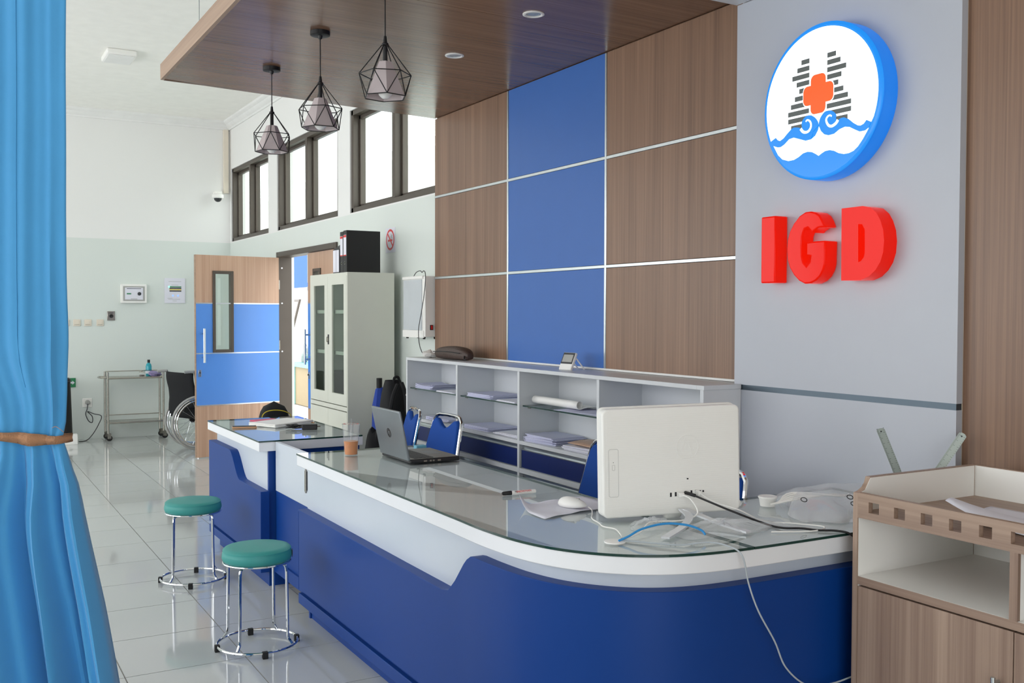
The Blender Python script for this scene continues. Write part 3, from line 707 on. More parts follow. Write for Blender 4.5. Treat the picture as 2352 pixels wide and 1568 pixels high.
tag(MB().grid(roll_fn, 30, 6).build('rolled_poster', 'white_plastic', None, solid=.0015), 'half-rolled white poster on the third glass shelf', 'poster')
# things on top of the shelf unit
ST = 1.189
def blob(name, mt, c, rx, ry, rz, amp, seed, lab, cat, seg=20, ring=12, flatb=True, solid=0, group=None, p=1.0):
    rr = random.Random(seed); ph = [rr.uniform(0, 6.28) for _ in range(8)]
    m = MB(); m.ell((0, 0, 0), 1, 1, 1, seg, ring)
    o = []
    for x, y, z in m.v:
        a = math.atan2(y, x); k = 1+amp*(math.sin(3*a+ph[0])*.5+math.sin(5*a+4*z+ph[1])*.4+math.sin(7*z+2*a+ph[2])*.5+math.sin(9*a-6*z+ph[3])*.35)
        f = lambda t: math.copysign(abs(t)**p, t)
        X, Y, Z = f(x)*k*rx, f(y)*k*ry, f(z)*k*rz
        o.append((c[0]+X, c[1]+Y, max(c[2], c[2]+rz+Z) if flatb else c[2]+rz+Z))
    m.v = o
    ob = m.build(name, mt, None)
    return tag(ob, lab, cat, group)
pch = T('pouch', 'dark brown leather pouch lying on top of the shelf unit', 'pouch', (2.955, 5.93, ST))
m = MB(); sec = [(.0, .012, .020), (.03, .05, .034), (.1, .066, .044), (.22, .07, .047), (.34, .062, .044), (.41, .045, .036), (.45, .02, .022)]
vs_ = []
for (t, w_, h_) in sec:
    for k in range(12):
        a = 2*PI*k/12; X = math.copysign(abs(math.cos(a))**.7, math.cos(a))*w_; Z = math.copysign(abs(math.sin(a))**.6, math.sin(a))*h_
        vs_.append((2.955+X+.04*(t-.2), 6.16-t, ST+.003+h_+Z+.004*math.sin(9*t+a*2)))
m.add(vs_, [(i*12+k, i*12+(k+1) % 12, (i+1)*12+(k+1) % 12, (i+1)*12+k) for i in range(len(sec)-1) for k in range(12)]+[list(range(12))[::-1], list(range(72, 84))])
m.build('body', 'brown_leather', pch, sub=1)
MB().tube([(2.895, 6.13, ST+.05), (2.886, 6.02, ST+.055), (2.888, 5.88, ST+.056), (2.905, 5.76, ST+.05)], .003, 6).build('zip', 'black', pch)
MB().tube([(2.93, 5.735, ST+.03), (2.915, 5.71, ST+.015), (2.925, 5.70, ST+.006)], .005, 6).build('pull_tab', 'black', pch)
blob('tissue_wad', 'tissue', (2.95, 6.29, ST), .055, .075, .026, .22, 5, 'crumpled white tissue beside the brown pouch on the shelf unit', 'tissue', 18, 12)
th = T('thermometer', 'small white and grey digital thermometer propped on the shelf unit', 'thermometer', (2.99, 4.57, ST))
# local build: display plate leaning back, then rotated
Mx = Matrix.Translation((2.955, 4.585, ST+.001)) @ Matrix.Rotation(R(8), 4, 'Z') @ Matrix.Rotation(R(24), 4, 'Y')
def tb(nm, mt, x0, x1, y0, y1, z0, z1, bv=.002): return MB().box(x0, x1, y0, y1, z0, z1).xf(Mx).build(nm, mt, th, bevel=bv)
tb('body', 'white_plastic', 0, .017, -.05, .05, .002, .104, .004)
tb('bezel', 'dark_grey', -.0015, .001, -.047, .047, .036, .101)
tb('screen', 'seam_grey', -.0025, .001, -.04, .04, .046, .09)
MB().tube([(3.0, 4.55, ST+.075), (3.055, 4.535, ST+.003)], .004, 8).tube([(3.0, 4.61, ST+.075), (3.055, 4.595, ST+.003)], .004, 8).build('prop_leg', 'white_plastic', th)

# ================================================================== CHAIRS
def make_chair():
    t = T('banquet_chair', 'x', 'chair')
    hb = lambda z: .185+.10*max(0, (z-.45)/.43)   # recline of the back tubes
    def tp(w, z): return (hb(z), w, z)
    path = [(.19, -.20, .012), (.185, -.20, .40)]+[tp(-.197, .5), tp(-.185, .65), tp(-.168, .80), tp(-.158, .85), tp(-.135, .874), tp(-.10, .882), tp(0, .885), tp(.10, .882), tp(.135, .874), tp(.158, .85), tp(.168, .80), tp(.185, .65), tp(.197, .5)]+[(.185, .20, .40), (.19, .20, .012)]
    MB().tube(path, .011, 8).build('back_frame', 'chrome', t, local=True)
    for s in (-1, 1): MB().tube([(-.19, s*.19, .41), (-.20, s*.195, .20), (-.21, s*.20, .012)], .011, 8).build('leg', 'chrome', t, local=True)
    MB().tube([(-.19, -.19, .415), (-.19, .19, .415), (.185, .19, .415), (.185, -.19, .415)], .010, 8, closed=True).build('seat_frame', 'chrome', t, local=True)
    MB().box(-.21, .17, -.205, .205, .42, .475).build('seat', 'chair_blue', t, local=True, bevel=.02, bseg=3)
    pts = [(-.188, .50), (.188, .50), (.176, .66), (.160, .79), (.148, .842), (.125, .862), (.095, .856), (.045, .822), (0, .806), (-.045, .822), (-.095, .856), (-.125, .862), (-.148, .842), (-.160, .79), (-.176, .66)]
    m = MB().prism(pts, 'x', -.016, .018)
    m.v = [(x+hb(z)-.006, y, z) for x, y, z in m.v]
    m.build('backrest', 'chair_blue', t, local=True, bevel=.010, bseg=3)
    for s in (-1, 1):
        for x in (-.21, .19): MB().lathe([(.014, 0), (.014, .02)], (x, s*.20, 0), 10).build('foot_cap', 'rubber', t, local=True)
    return t
ch0 = make_chair()
for k, (x, y, rz, lab) in enumerate([(2.365, 5.37, 4, 'blue chrome-framed chair directly behind the open laptop'), (2.37, 5.93, -12, 'blue chrome-framed chair mostly hidden by the laptop screen'),
                                      (2.50, 3.87, 2, 'blue chrome-framed chair half hidden at the near edge of the computer screen'), (2.42, 3.05, -4, 'blue chrome-framed chair showing only its chrome edge beside the white logo wall')]):
    o = ch0 if k == 0 else copy_tree(ch0)
    o.location = (x, y, 0); o.rotation_euler.z = R(rz); tag(o, lab, 'chair', 'blue chairs behind the counter')

# ================================================================== THINGS ON THE COUNTER
CT = .8155
# laptop
lp = T('laptop', 'open silver laptop with round dark emblem on its lid', 'laptop', (1.95, 4.29, CT))
MB().box(1.832, 2.085, 4.125, 4.458, CT, CT+.019).build('base', 'laptop_dark', lp, bevel=.006)
MB().box(1.836, 2.083, 4.129, 4.454, CT+.019, CT+.0205).build('deck', 'laptop_deck', lp, bevel=.001)
for r_ in range(5):
    for c_ in range(13):
        MB().box(1.863+r_*.0195, 1.863+r_*.0195+.0165, 4.145+c_*.0225, 4.145+c_*.0225+.0185, CT+.0205, CT+.0222).build('key', 'laptop_dark', lp, smooth=False)
MB().box(1.985, 2.05, 4.25, 4.35, CT+.0205, CT+.021).build('touchpad', 'laptop_silver', lp)
lidM = Matrix.Translation((1.832, 4.291, CT+.014)) @ Matrix.Rotation(R(-12), 4, 'Y')
MB().box(-.008, .004, -.166, .166, .0, .232).xf(lidM).build('lid', 'laptop_silver', lp, bevel=.005, bseg=3)
MB().box(.003, .0052, -.155, .155, .012, .222).xf(lidM).build('screen', 'black', lp)
lg = MB().lathe([(.0225, -.0085), (.0225, -.008), (0, -.0079)], (0, 0, .118), 32, 'x').xf(lidM).build('emblem', 'black', lp)
def bar3(pts, mt, par, x, wd=.0024):
    m = MB()
    for (u0, v0), (u1, v1) in pts:
        d_ = Vector((u1-u0, v1-v0)).normalized(); n_ = Vector((-d_.y, d_.x))*wd/2
        m.prism([(u0+n_.x, v0+n_.y), (u0-n_.x, v0-n_.y), (u1-n_.x, v1-n_.y), (u1+n_.x, v1+n_.y)], 'x', x-.0006, x)
    return m
HP = lambda s: [((.011*s, -.006*s+.0), (.003*s, .019*s)), ((.0066*s, .007*s), (.0005*s, .007*s)), ((.0005*s, .007*s), (.004*s, -.006*s)), ((-.003*s, .007*s), (-.0115*s, -.019*s+.0)), ((-.003*s, .007*s), (-.011*s, .007*s)), ((-.011*s, .007*s), (-.0145*s, -.006*s)), ((-.0145*s, -.006*s), (-.007*s, -.006*s))]
bar3([((a[0], a[1]+.118), (b[0], b[1]+.118)) for a, b in HP(1)], None, None, -.0085).xf(lidM).build('emblem_mark', 'laptop_silver', lg)
for k, yy in enumerate((1.90, 1.93, 1.945, 1.97)): MB().box(yy, yy+(.016 if k in (0, 3) else .009), 4.1235, 4.1255, CT+.006, CT+.013).build('port', 'steel', lp)
# folded blue thing behind laptop
m = MB().box(2.03, 2.085, 4.49, 4.53, CT, CT+.028)
tag(m.build('tissue_box', 'sky_blue_cover', None, bevel=.004), 'small pale blue pack behind the laptop', 'pack')
# cup
cup = T('drink_cup', 'clear plastic cup half full of orange iced tea', 'cup', (1.703, 4.53, CT))
prof = [(.0, CT), (.031, CT), (.0325, CT+.003), (.036, CT+.07), (.0415, CT+.143), (.0435, CT+.145), (.0435, CT+.149), (.0405, CT+.148), (.0345, CT+.07), (.030, CT+.004), (0, CT+.004)]
MB().lathe(prof, (1.703, 4.53, 0), 32).build('cup_wall', 'clear_plastic', cup)
MB().lathe([(0, CT+.005), (.0297, CT+.005), (.0343, CT+.068), (0, CT+.068)], (1.703, 4.53, 0), 32).build('drink', 'tea', cup)
MB().lathe([(.0435, CT+.1495), (.044, CT+.1505), (0, CT+.1515)], (1.703, 4.53, 0), 32).build('film_lid', 'clear_plastic', cup)
for k in range(14):
    a = k*2*PI/14; MB().box(-.003, .003, -.002, .002, CT+.1512, CT+.1518).xf(Matrix.Translation((1.703+.034*math.cos(a), 4.53+.034*math.sin(a), 0)) @ Matrix.Rotation(a, 4, 'Z')).build('print_mark', 'red', cup)
MB().tube([(1.703, 4.53, CT+.02), (1.706, 4.535, CT+.175)], .004, 10, caps=False).build('straw', 'clear_plastic', cup)
# marker
mk = T('marker_pen', 'white whiteboard marker with black cap on the counter glass', 'marker', (1.88, 3.235, CT))
a0, a1 = Vector((1.815, 3.242, CT+.0085)), Vector((1.952, 3.226, CT+.0085)); dv = (a1-a0).normalized()
MB().tube([a0+dv*.036, a0+dv*.13], .0082, 16).build('barrel', 'white_plastic', mk)
MB().tube([a0, a0+dv*.004, a0+dv*.032, a0+dv*.038], [.004, .0068, .0085, .0085], 16).build('cap', 'black', mk)
MB().tube([a0+dv*.130, a0+dv*.137], .0074, 16).build('end_plug', 'white_plastic', mk)
sd = Vector((0, -.82, .57)).normalized()
text('lettering', 'SNOWMAN', 'red', mk, .0118, a0+dv*.086+sd*.0084, dv, sd.cross(dv)*-1 if False else Vector((0, .57, .82)))
text('lettering', 'N', 'black', mk, .011, a0+dv*.053+sd*.0084, dv, Vector((0, .57, .82)))
# paper under the mouse
def paper_fn(u, v):
    x = 1.73+.34*u; y = 2.80+.22*v+.05*math.sin(u*2); z = CT+.0015
    k = max(0, .22-u)/.22; l = max(0, v-.45)/.55
    z += .045*k*l*l+.003*math.sin(9*u+3*v)**2
    return (x+.03*k*l, y, z)
tag(MB().grid(paper_fn, 16, 12).build('paper_sheet', 'paper', None, solid=.0008), 'creased white paper with a lifted corner under the mouse', 'paper')
# mouse
ms = T('computer_mouse', 'white wired computer mouse on the creased paper', 'mouse', (1.905, 2.90, CT+.004))
m = MB(); m.ell((0, 0, 0), 1, 1, 1, 24, 14)
Mm = Matrix.Translation((1.908, 2.905, CT+.004)) @ Matrix.Rotation(R(-62), 4, 'Z')
m.v = [tuple(Mm @ Vector((x*.056*(1-.06*abs(y)), y*.031, max(0, .012+(z if z > 0 else z*.5)*.026*(1-.25*x))))) for x, y, z in m.v]
m.build('shell', 'white_plastic', ms)
MB().box(.015, .03, -.003, .003, .030, .0365).xf(Mm).build('scroll_wheel', 'seam_grey', ms, bevel=.002)
P_ = [(1.942, 2.855, CT+.012), (1.94, 2.83, CT+.006), (1.90, 2.77, CT+.004), (1.865, 2.72, CT+.004), (1.845, 2.65, CT+.004), (1.827, 2.60, CT+.004), (1.835, 2.55, CT+.005), (1.822, 2.51, CT+.004), (1.79, 2.45, CT+.004), (1.765, 2.425, CT+.006)]
MB().tube(catmull(P_, 6), .0022, 6).build('cord', 'white_plastic', ms)
# all-in-one computer
yaw = R(-17.2); cu, sn = math.cos(yaw), math.sin(yaw)
pcM = Matrix.Translation((2.102, 2.594, .8305)) @ Matrix.Rotation(yaw, 4, 'Z') @ Matrix.Rotation(R(-1.2), 4, 'Y')
pc = T('desktop_computer', 'white all-in-one computer seen from behind on the counter', 'computer', (2.10, 2.55, CT))
def rrect(w, h, r, n=6, cx=0, cz=0):
    pts = []
    for sx, sz, a in ((1, 1, 0), (-1, 1, 90), (-1, -1, 180), (1, -1, 270)):
        for i in range(n+1): an = R(a+90*i/n); pts.append((cx+sx*(w/2-r)+r*math.cos(an), cz+sz*(h/2-r)+r*math.sin(an)))
    return pts
def ydir(m): return m.xf(pcM)
ydir(MB().prism(rrect(.484, .358, .02, 6, .002, .18), 'y', 0, .045)).build('rear_shell', 'white_plastic', pc, bevel=.006, bseg=3)
ydir(MB().prism(rrect(.486, .362, .02, 6, .002, .182), 'y', .04, .056)).build('bezel', 'white_plastic', pc, bevel=.002)
ydir(MB().box(-.235, .235, .0555, .0575, .045, .35)).build('screen', 'black', pc)
ydir(MB().box(-.232, .254, .012, .064, .012, .032)).build('speaker_bar', 'white_plastic', pc, bevel=.006)
for k in range(44):
    z = .02+k*.0073
    w_ = .225 if 12 < k*7.3 < 340 else .21
    ydir(MB().box(-w_, w_, -.0011, .001, z, z+.0042)).build('rib', 'white_plastic', pc, smooth=False)
def outline(w, h, r, cx, cz, t, nm, mt, par, y0=-.0016, y1=.001):
    o_, i_ = rrect(w, h, r, 6, cx, cz), rrect(w-2*t, h-2*t, r-t, 6, cx, cz); n = len(o_)
    m = MB(); m.add([(p[0], y0, p[1]) for p in o_]+[(p[0], y0, p[1]) for p in i_], [(k, (k+1) % n, n+(k+1) % n, n+k) for k in range(n)])
    return ydir(m).build(nm, mt, par, smooth=False)
outline(.034, .158, .007, -.203, .15, .0009, 'drive_seam', 'seam_grey', pc)
outline(.010, .018, .003, -.203, .168, .0008, 'drive_button', 'seam_grey', pc)
ydir(MB().box(-.2045, -.2025, -.0018, 0, .184, .186)).build('pin_hole', 'black', pc)
# embossed round emblem
ydir(MB().tube([(.055+.039*math.cos(2*PI*k/48), -.0012, .225+.039*math.sin(2*PI*k/48)) for k in range(48)], .0007, 4, closed=True)).build('emblem_ring', 'white_plastic', pc)
mm_ = MB()
for (u0, v0), (u1, v1) in HP(1.7):
    d_ = Vector((u1-u0, v1-v0)).normalized(); n_ = Vector((-d_.y, d_.x))*.0018
    mm_.prism([(.055-u0+n_.x, .225+v0+n_.y), (.055-u0-n_.x, .225+v0-n_.y), (.055-u1-n_.x, .225+v1-n_.y), (.055-u1+n_.x, .225+v1+n_.y)], 'y', -.0016, -.001)
ydir(mm_).build('emblem_mark', 'white_plastic', pc)
pz = .068
for x, w_, h_ in ((-.005, .006, .014), (.012, .006, .014), (.030, .012, .009), (.068, .006, .014), (.084, .006, .014), (.098, .008, .008), (.110, .006, .006), (.055, .006, .004)):
    zz = pz+.05 if (w_, h_) == (.006, .004) else pz+x*.05
    ydir(MB().box(x-w_/2, x+w_/2, -.0018, .001, zz-h_/2, zz+h_/2)).build('port', 'black', pc)
ydir(MB().box(.016, .034, -.026, 0, pz-.006, pz+.008)).build('usb_plug', 'white_plastic', pc, bevel=.002)
ydir(MB().box(.081, .092, -.028, 0, pz-.003, pz+.011)).build('usb_plug', 'white_plastic', pc, bevel=.002)
# stand
st = MB()
for pts in ([(2.115, 2.56, .85), (2.095, 2.50, .838), (2.02, 2.44, .826), (1.89, 2.365, CT+.004)], [(2.125, 2.555, .85), (2.14, 2.49, .838), (2.15, 2.42, .828), (2.165, 2.30, CT+.004)]):
    c_ = catmull(pts, 6); side = Vector((c_[-1]-c_[0])).cross(Vector((0, 0, 1))).normalized()
    st.add([tuple(p+side*w_+Vector((0, 0, dz))) for p in c_ for w_, dz in ((-.013, 0), (.013, 0), (.013, .006), (-.013, .006))],
           [(i*4+k, i*4+(k+1) % 4, (i+1)*4+(k+1) % 4, (i+1)*4+k) for i in range(len(c_)-1) for k in range(4)]+[(3, 2, 1, 0), tuple((len(c_)-1)*4+k for k in range(4))])
st.build('stand_foot', 'stand_silver', pc)
MB().box(2.085, 2.155, 2.605, 2.63, CT, .86).build('stand_neck', 'white_plastic', pc, bevel=.01)
def pcp(x, y, z): return tuple(pcM @ Vector((x, y, z)))
def cable(name, pts, r, mt, lab, n=7, group='cables on the counter'):
    return tag(MB().tube(catmull(pts, n), r, 8).build(name, mt, None), lab, 'cable', group)
cable('usb_cable', [pcp(.025, -.022, pz+.002), pcp(.045, -.05, pz-.01), (2.13, 2.50, .85), (2.07, 2.50, .833), (1.99, 2.52, .834), (1.93, 2.50, .838), (1.86, 2.45, .826), (1.79, 2.42, .822), (1.752, 2.415, .8215)], .0024, 'white_plastic', 'white cable looping from the computer to the grommet')
cable('usb_cable', [pcp(.088, -.026, pz+.003), pcp(.12, -.07, pz-.02), pcp(.18, -.13, .03), (2.33, 2.41, CT+.006), (2.40, 2.33, CT+.004), (2.44, 2.25, CT+.004), (2.36, 2.225, CT+.004), (2.24, 2.28, CT+.004)], .0022, 'white_plastic', 'white cable running from the computer along the counter edge')
cable('power_cable', [pcp(.046, -.004, pz+.004), pcp(.06, -.045, pz+.001), pcp(.09, -.09, pz-.012), pcp(.15, -.15, .03), (2.30, 2.36, CT+.006), (2.31, 2.30, CT+.005), (2.36, 2.27, CT+.004), (2.385, 2.225, CT+.004), (2.43, 2.19, CT+.004), (2.455, 2.155, CT-.004), (2.49, 2.148, CT-.05), (2.52, 2.146, .60)], .0036, 'black', 'thick black power cable trailing from the computer over the counter edge')
cable('power_plug', [pcp(.046, -.002, pz+.004), pcp(.05, -.02, pz+.004), pcp(.062, -.045, pz+.001)], .006, 'black', 'black power plug in the back of the computer')
cable('network_cable', [(1.745, 2.405, .8215), (1.775, 2.395, .834), (1.82, 2.39, .852), (1.89, 2.372, .864), (1.95, 2.342, .860), (1.985, 2.315, .846), (1.990, 2.300, .834)], .0035, 'eth_blue', 'bright blue network cable arching over the grommet')
cable('hanging_cable', [(1.76, 2.41, .8215), (1.83, 2.33, CT+.004), (1.88, 2.28, CT+.004), (1.95, 2.24, CT+.012), (1.985, 2.19, CT+.006), (2.0, 2.15, .80), (2.022, 2.146, .716), (2.058, 2.143, .632), (2.12, 2.14, .535), (2.165, 2.138, .449), (2.25, 2.135, .382), (2.35, 2.13, .37), (2.46, 2.125, .378), (2.52, 2.12, .36)], .0026, 'cable_grey', 'thin grey cable hanging down the front of the counter')
# small tub
tbx = T('plastic_tub', 'small round white tub with lid on the counter glass', 'tub', (2.55, 2.615, CT))
MB().lathe([(.026, CT), (.031, CT+.03)], (2.55, 2.615, 0), 28).build('body', 'white_plastic', tbx)
MB().lathe([(.033, CT+.028), (.034, CT+.031), (.033, CT+.0345), (.028, CT+.0345), (.027, CT+.0335), (0, CT+.0335)], (2.55, 2.615, 0), 28).build('lid', 'white_plastic', tbx)
# plastic bags
def bag_fn(cx, cy, ax_, ay_, hz, seed):
    rr = random.Random(seed); ph = [rr.uniform(0, 6.28) for _ in range(10)]
    def f(u, v):
        a = 2*PI*u; r_ = math.sin(PI*v/2)
        k = 1+.10*math.sin(3*a+ph[0])+.07*math.sin(5*a+ph[1])+.05*math.sin(9*a+ph[2]+4*v)
        x = cx+ax_*r_*k*math.cos(a); y = cy+ay_*r_*k*math.sin(a)
        z = CT+.001+hz*(1-r_**2.2)*(.8+.25*math.sin(7*a+9*v+ph[3])+.2*math.sin(4*a-11*v+ph[4]))+.004*(1+math.sin(17*a+13*v+ph[5]))*(1-v)
        return (x, y, max(CT+.001, z))
    return f
bg_ = T('plastic_bag', 'large clear plastic bag with printed marks beside the low cabinet', 'bag', (2.66, 2.45, CT))
def big_bag(u, v, top=True):
    p = (Vector((2.43, 2.36, 0)).lerp(Vector((2.63, 2.22, 0)), u)).lerp(Vector((2.72, 2.74, 0)).lerp(Vector((3.0, 2.50, 0)), u), v)
    e = max(0, math.sin(PI*u))**.5*max(0, math.sin(PI*v))**.5
    p.x += .016*math.sin(11*v+2)*(1 if u < .5 else -1)*abs(2*u-1)**3; p.y += .014*math.sin(13*u+1)*(-1 if v < .5 else 1)*abs(2*v-1)**3
    z = CT+.0015+e*(.052+.05*v+.018*math.sin(5*u+4*v)+.010*abs(math.sin(7*u-5*v+.6))+.008*abs(math.sin(11*v+6*u))-.012*abs(math.sin(9*u+2)))
    return (p.x, p.y, z if top else CT+.001)
bm_ = MB().grid(big_bag, 34, 30); bm_.grid(lambda u, v: big_bag(u, v, False), 8, 8)
bm_.build('film', 'bag_film', bg_)
for (x, y, z_) in ((2.50, 2.395, .062), (2.63, 2.315, .072), (2.615, 2.285, .056)):
    MB().tube([(x+.013*math.cos(k*PI/6), y+.006*math.sin(k*PI/6), CT+z_+.006*math.sin(k*PI/6)) for k in range(12)], .0016, 5, closed=True).build('printed_mark', 'dark_grey', bg_)
m = MB()
for k in range(5):
    m.tube(catmull([(2.50+.01*k, 2.55, CT+.02), (2.6, 2.50+.012*k, CT+.04+.003*k), (2.72, 2.46-.01*k, CT+.05), (2.85, 2.46+.014*k, CT+.03)], 5), .0035, 6)
tag(m.build('tubing_coil', 'white_plastic', None), 'coil of pale flexible tubing inside the plastic bag', 'tubing')
bg2 = T('plastic_wrap', 'crumpled clear plastic wrap around the foot of the computer', 'wrap', (2.06, 2.40, CT))
MB().grid(bag_fn(2.15, 2.40, .20, .10, .022, 9), 64, 18).build('film', 'bag_film', bg2)
tag(MB().grid(bag_fn(1.97, 2.54, .08, .055, .022, 12), 36, 10).build('plastic_wrap', 'bag_film', None), 'small torn piece of clear plastic wrap near the mouse cord', 'wrap')
# steel rulers standing in a cup behind the cabinet gallery
hold = T('pen_holder', 'white tub holding two steel rulers between the counter and low cabinet', 'holder', (2.83, 2.27, CT))
MB().lathe([(.034, CT), (.038, CT+.09), (.036, CT+.09), (.033, CT+.004), (0, CT+.004)], (2.90, 2.28, 0), 24).build('body', 'white_plastic', hold)
def ruler(p0, p1, lab, hole):
    p0, p1 = Vector(p0), Vector(p1); d_ = (p1-p0).normalized(); L = (p1-p0).length
    nrm = Vector((-.86, -.5, 0)); sd_ = d_.cross(nrm).normalized(); nn = sd_.cross(d_)
    r_ = T('ruler', lab, 'ruler', tuple(p0), 'steel rulers')
    mmx = Matrix((sd_, nn, d_)).transposed().to_4x4(); mmx.translation = p0
    w_ = .0135
    pts = [(-w_, 0), (w_, 0), (w_, L-.008)]+[(w_*math.cos(a), L-.008+.008*math.sin(a)) for a in [PI*k/8 for k in range(1, 8)]]+[(-w_, L-.008)]
    MB().prism(pts, 'y', -.0006, .0006).xf(mmx).build('blade', 'ruler_steel', r_, smooth=False)
    tk = MB()
    for k in range(int(L/.004)): 
        l_ = .011 if k % 5 == 0 else .006
        tk.box(-w_+.001, -w_+l_, -.0009, .0009, .004+k*.004, .0048+k*.004)
        if k % 2: tk.box(w_-l_*.7, w_-.001, -.0009, .0009, .004+k*.004, .0048+k*.004)
    tk.xf(mmx).build('graduation', 'dark_grey', r_, smooth=False)
    MB().lathe([(.0028, -.001), (.0028, .001)], (0, 0, L-.012), 10, 'y').xf(mmx).build('hanging_hole', 'dark_grey', r_)
ruler((2.905, 2.285, CT+.01), (2.76, 2.305, 1.112), 'steel ruler leaning away from the wood wall in the holder', 'steel')
ruler((2.89, 2.275, CT+.01), (3.03, 2.18, 1.092), 'steel ruler leaning towards the wood wall in the holder', 'steel')

# ================================================================== LOW CABINET WITH GALLERY RAIL (right)
kx, kx1 = 2.40, 2.968; ky1 = 2.10
lc = T('low_cabinet', 'brown wood cabinet with pierced gallery rail and open white shelf', 'cabinet', (2.68, 1.5, 0))
KY0 = .90
side = [(kx, 0), (kx, .958), (kx+.018, .962), (kx+.036, .972), (kx+.046, .985), (kx+.053, 1.003), (kx1, 1.003), (kx1, 0)]
MB().prism(side, 'y', ky1-.018, ky1).build('side_panel', 'wood_cab_v', lc)
MB().prism([(kx+.004, .0), (kx+.004, .956), (kx+.03, .966), (kx+.054, 1.001), (kx1-.018, 1.001), (kx1-.018, 0)], 'y', ky1-.0192, ky1-.018).build('side_lining', 'white_plastic', lc)
MB().prism([(kx+.02, 0), (kx+.02, .958), (kx+.053, 1.003), (kx1, 1.003), (kx1, 0)], 'y', KY0, KY0+.018).build('side_panel', 'wood_cab_v', lc)
B('back_panel', 'wood_cab_v', lc, kx1-.012, kx1, KY0, ky1-.018, 0, 1.003)
B('back_lining', 'white_plastic', lc, kx1-.014, kx1-.012, KY0+.018, ky1-.018, .70, 1.001)
B('top_board', 'wood_cab_h', lc, kx+.015, kx1-.014, KY0+.018, ky1-.019, .884, .902)
B('shelf_board', 'wood_cab_h', lc, kx, kx+.03, KY0+.018, ky1-.018, .682, .706)
B('shelf_board', 'white_plastic', lc, kx+.002, kx1-.014, KY0+.018, ky1-.0192, .69, .7065)
B('divider', 'wood_cab_v', lc, kx, kx+.012, 1.564, 1.587, .706, .884); B('divider', 'white_plastic', lc, kx+.012, kx1-.014, 1.564, 1.587, .7065, .884)
# pierced front rail: bars between square holes
ry1, ry0 = ky1-.018, KY0+.018
hz0, hz1 = .905, .937
hs = [2.042-.0914*k for k in range(12) if 2.042-.0914*k-.04 > ry0]
m = MB().box(kx, kx+.018, ry0, ry1, .884, hz0).box(kx, kx+.018, ry0, ry1, hz1, .960)
prev = ry1
for y in hs: m.box(kx, kx+.018, y, prev, hz0, hz1); prev = y-.038
m.box(kx, kx+.018, ry0, prev, hz0, hz1)
m.build('gallery_rail', 'wood_cab_h', lc, smooth=False)
for (a, b) in ((1.5755, ky1-.019), (KY0+.02, 1.5725)):
    d_ = MB().box(kx+.002, kx+.02, a, b, .05, .676).build('door', 'wood_cab_v', lc, bevel=.001)
    yk = 1.614 if a > 1.5 else 1.535
    MB().tube([(kx-.022, yk, .44), (kx-.022, yk, .55)], .006, 10).tube([(kx-.022, yk, .455), (kx+.003, yk, .455)], .005, 8).tube([(kx-.022, yk, .535), (kx+.003, yk, .535)], .005, 8).build('handle', 'aluminium', d_)
B('plinth', 'wood_cab_h', lc, kx+.03, kx+.045, KY0+.02, ky1-.019, 0, .05)
def pfn(u, v): return (2.52+.30*u, 1.60+.27*v+.06*u, .904+.060*max(0, math.sin(PI*u*1.3+1.2*v))*(.35+.65*v)**2)
tag(MB().grid(pfn, 14, 12).build('paper_sheet', 'paper', None, solid=.0008), 'white paper with raised folds inside the gallery of the low cabinet', 'paper')

# ================================================================== PENDANTS, DOWNLIGHTS, CEILING FITTING
def make_pendant(zr):
    p = T('pendant_lamp', 'x', 'lamp', (0, 0, 0))
    z0 = zr
    MB().lathe([(.05, z0), (.05, z0-.02), (.047, z0-.022), (.012, z0-.022), (.010, z0-.034), (.006, z0-.04), (0, z0-.04)], (0, 0, 0), 28).build('ceiling_rose', 'black', p, local=True)
    MB().tube([(0, 0, z0-.03), (0, 0, 2.70)], .0028, 8).build('cord', 'black', p, local=True)
    MB().lathe([(.006, 2.70), (.009, 2.672), (.015, 2.668), (.015, 2.660), (.010, 2.656), (.010, 2.585), (.017, 2.58), (.017, 2.53), (0, 2.53)], (0, 0, 0), 16).build('lamp_holder', 'black', p, local=True)
    wr, wz = .113, 2.535; br, bz = .096, 2.437
    wv_ = [(wr*math.cos(R(60*k)), wr*math.sin(R(60*k)), wz) for k in range(6)]
    bv_ = [(br*math.cos(R(60*k+30)), br*math.sin(R(60*k+30)), bz) for k in range(6)]
    cg = MB()
    for k in range(6):
        tp_ = (.013*math.cos(R(60*k)), .013*math.sin(R(60*k)), 2.662)
        cg.tube([tp_, wv_[k]], .0023, 6); cg.tube([wv_[k], wv_[(k+1) % 6]], .0023, 6); cg.tube([bv_[k], bv_[(k+1) % 6]], .0023, 6)
        cg.tube([wv_[k], bv_[k]], .0023, 6); cg.tube([wv_[(k+1) % 6], bv_[k]], .0023, 6)
    cg.build('wire_cage', 'black', p, local=True)
    s_ = MB(); a_ = [(.030*math.cos(R(60*k+30)), .030*math.sin(R(60*k+30)), 2.588) for k in range(6)]; b_ = [(.091*math.cos(R(60*k+30)), .091*math.sin(R(60*k+30)), 2.438) for k in range(6)]
    s_.add(a_+b_, [(k, (k+1) % 6, 6+(k+1) % 6, 6+k) for k in range(6)]+[tuple(range(6))])
    s_.build('lamp_shade', 'shade_fabric', p, local=True, smooth=False, solid=.002)
    MB().lathe([(.012, 2.53), (.014, 2.52), (.03, 2.49), (.034, 2.47), (.028, 2.445), (.014, 2.432), (0, 2.43)], (0, 0, 0), 20).build('bulb', 'white_plastic', p, local=True)
    return p
pz_ = czv(1.685)
p0 = make_pendant(pz_)
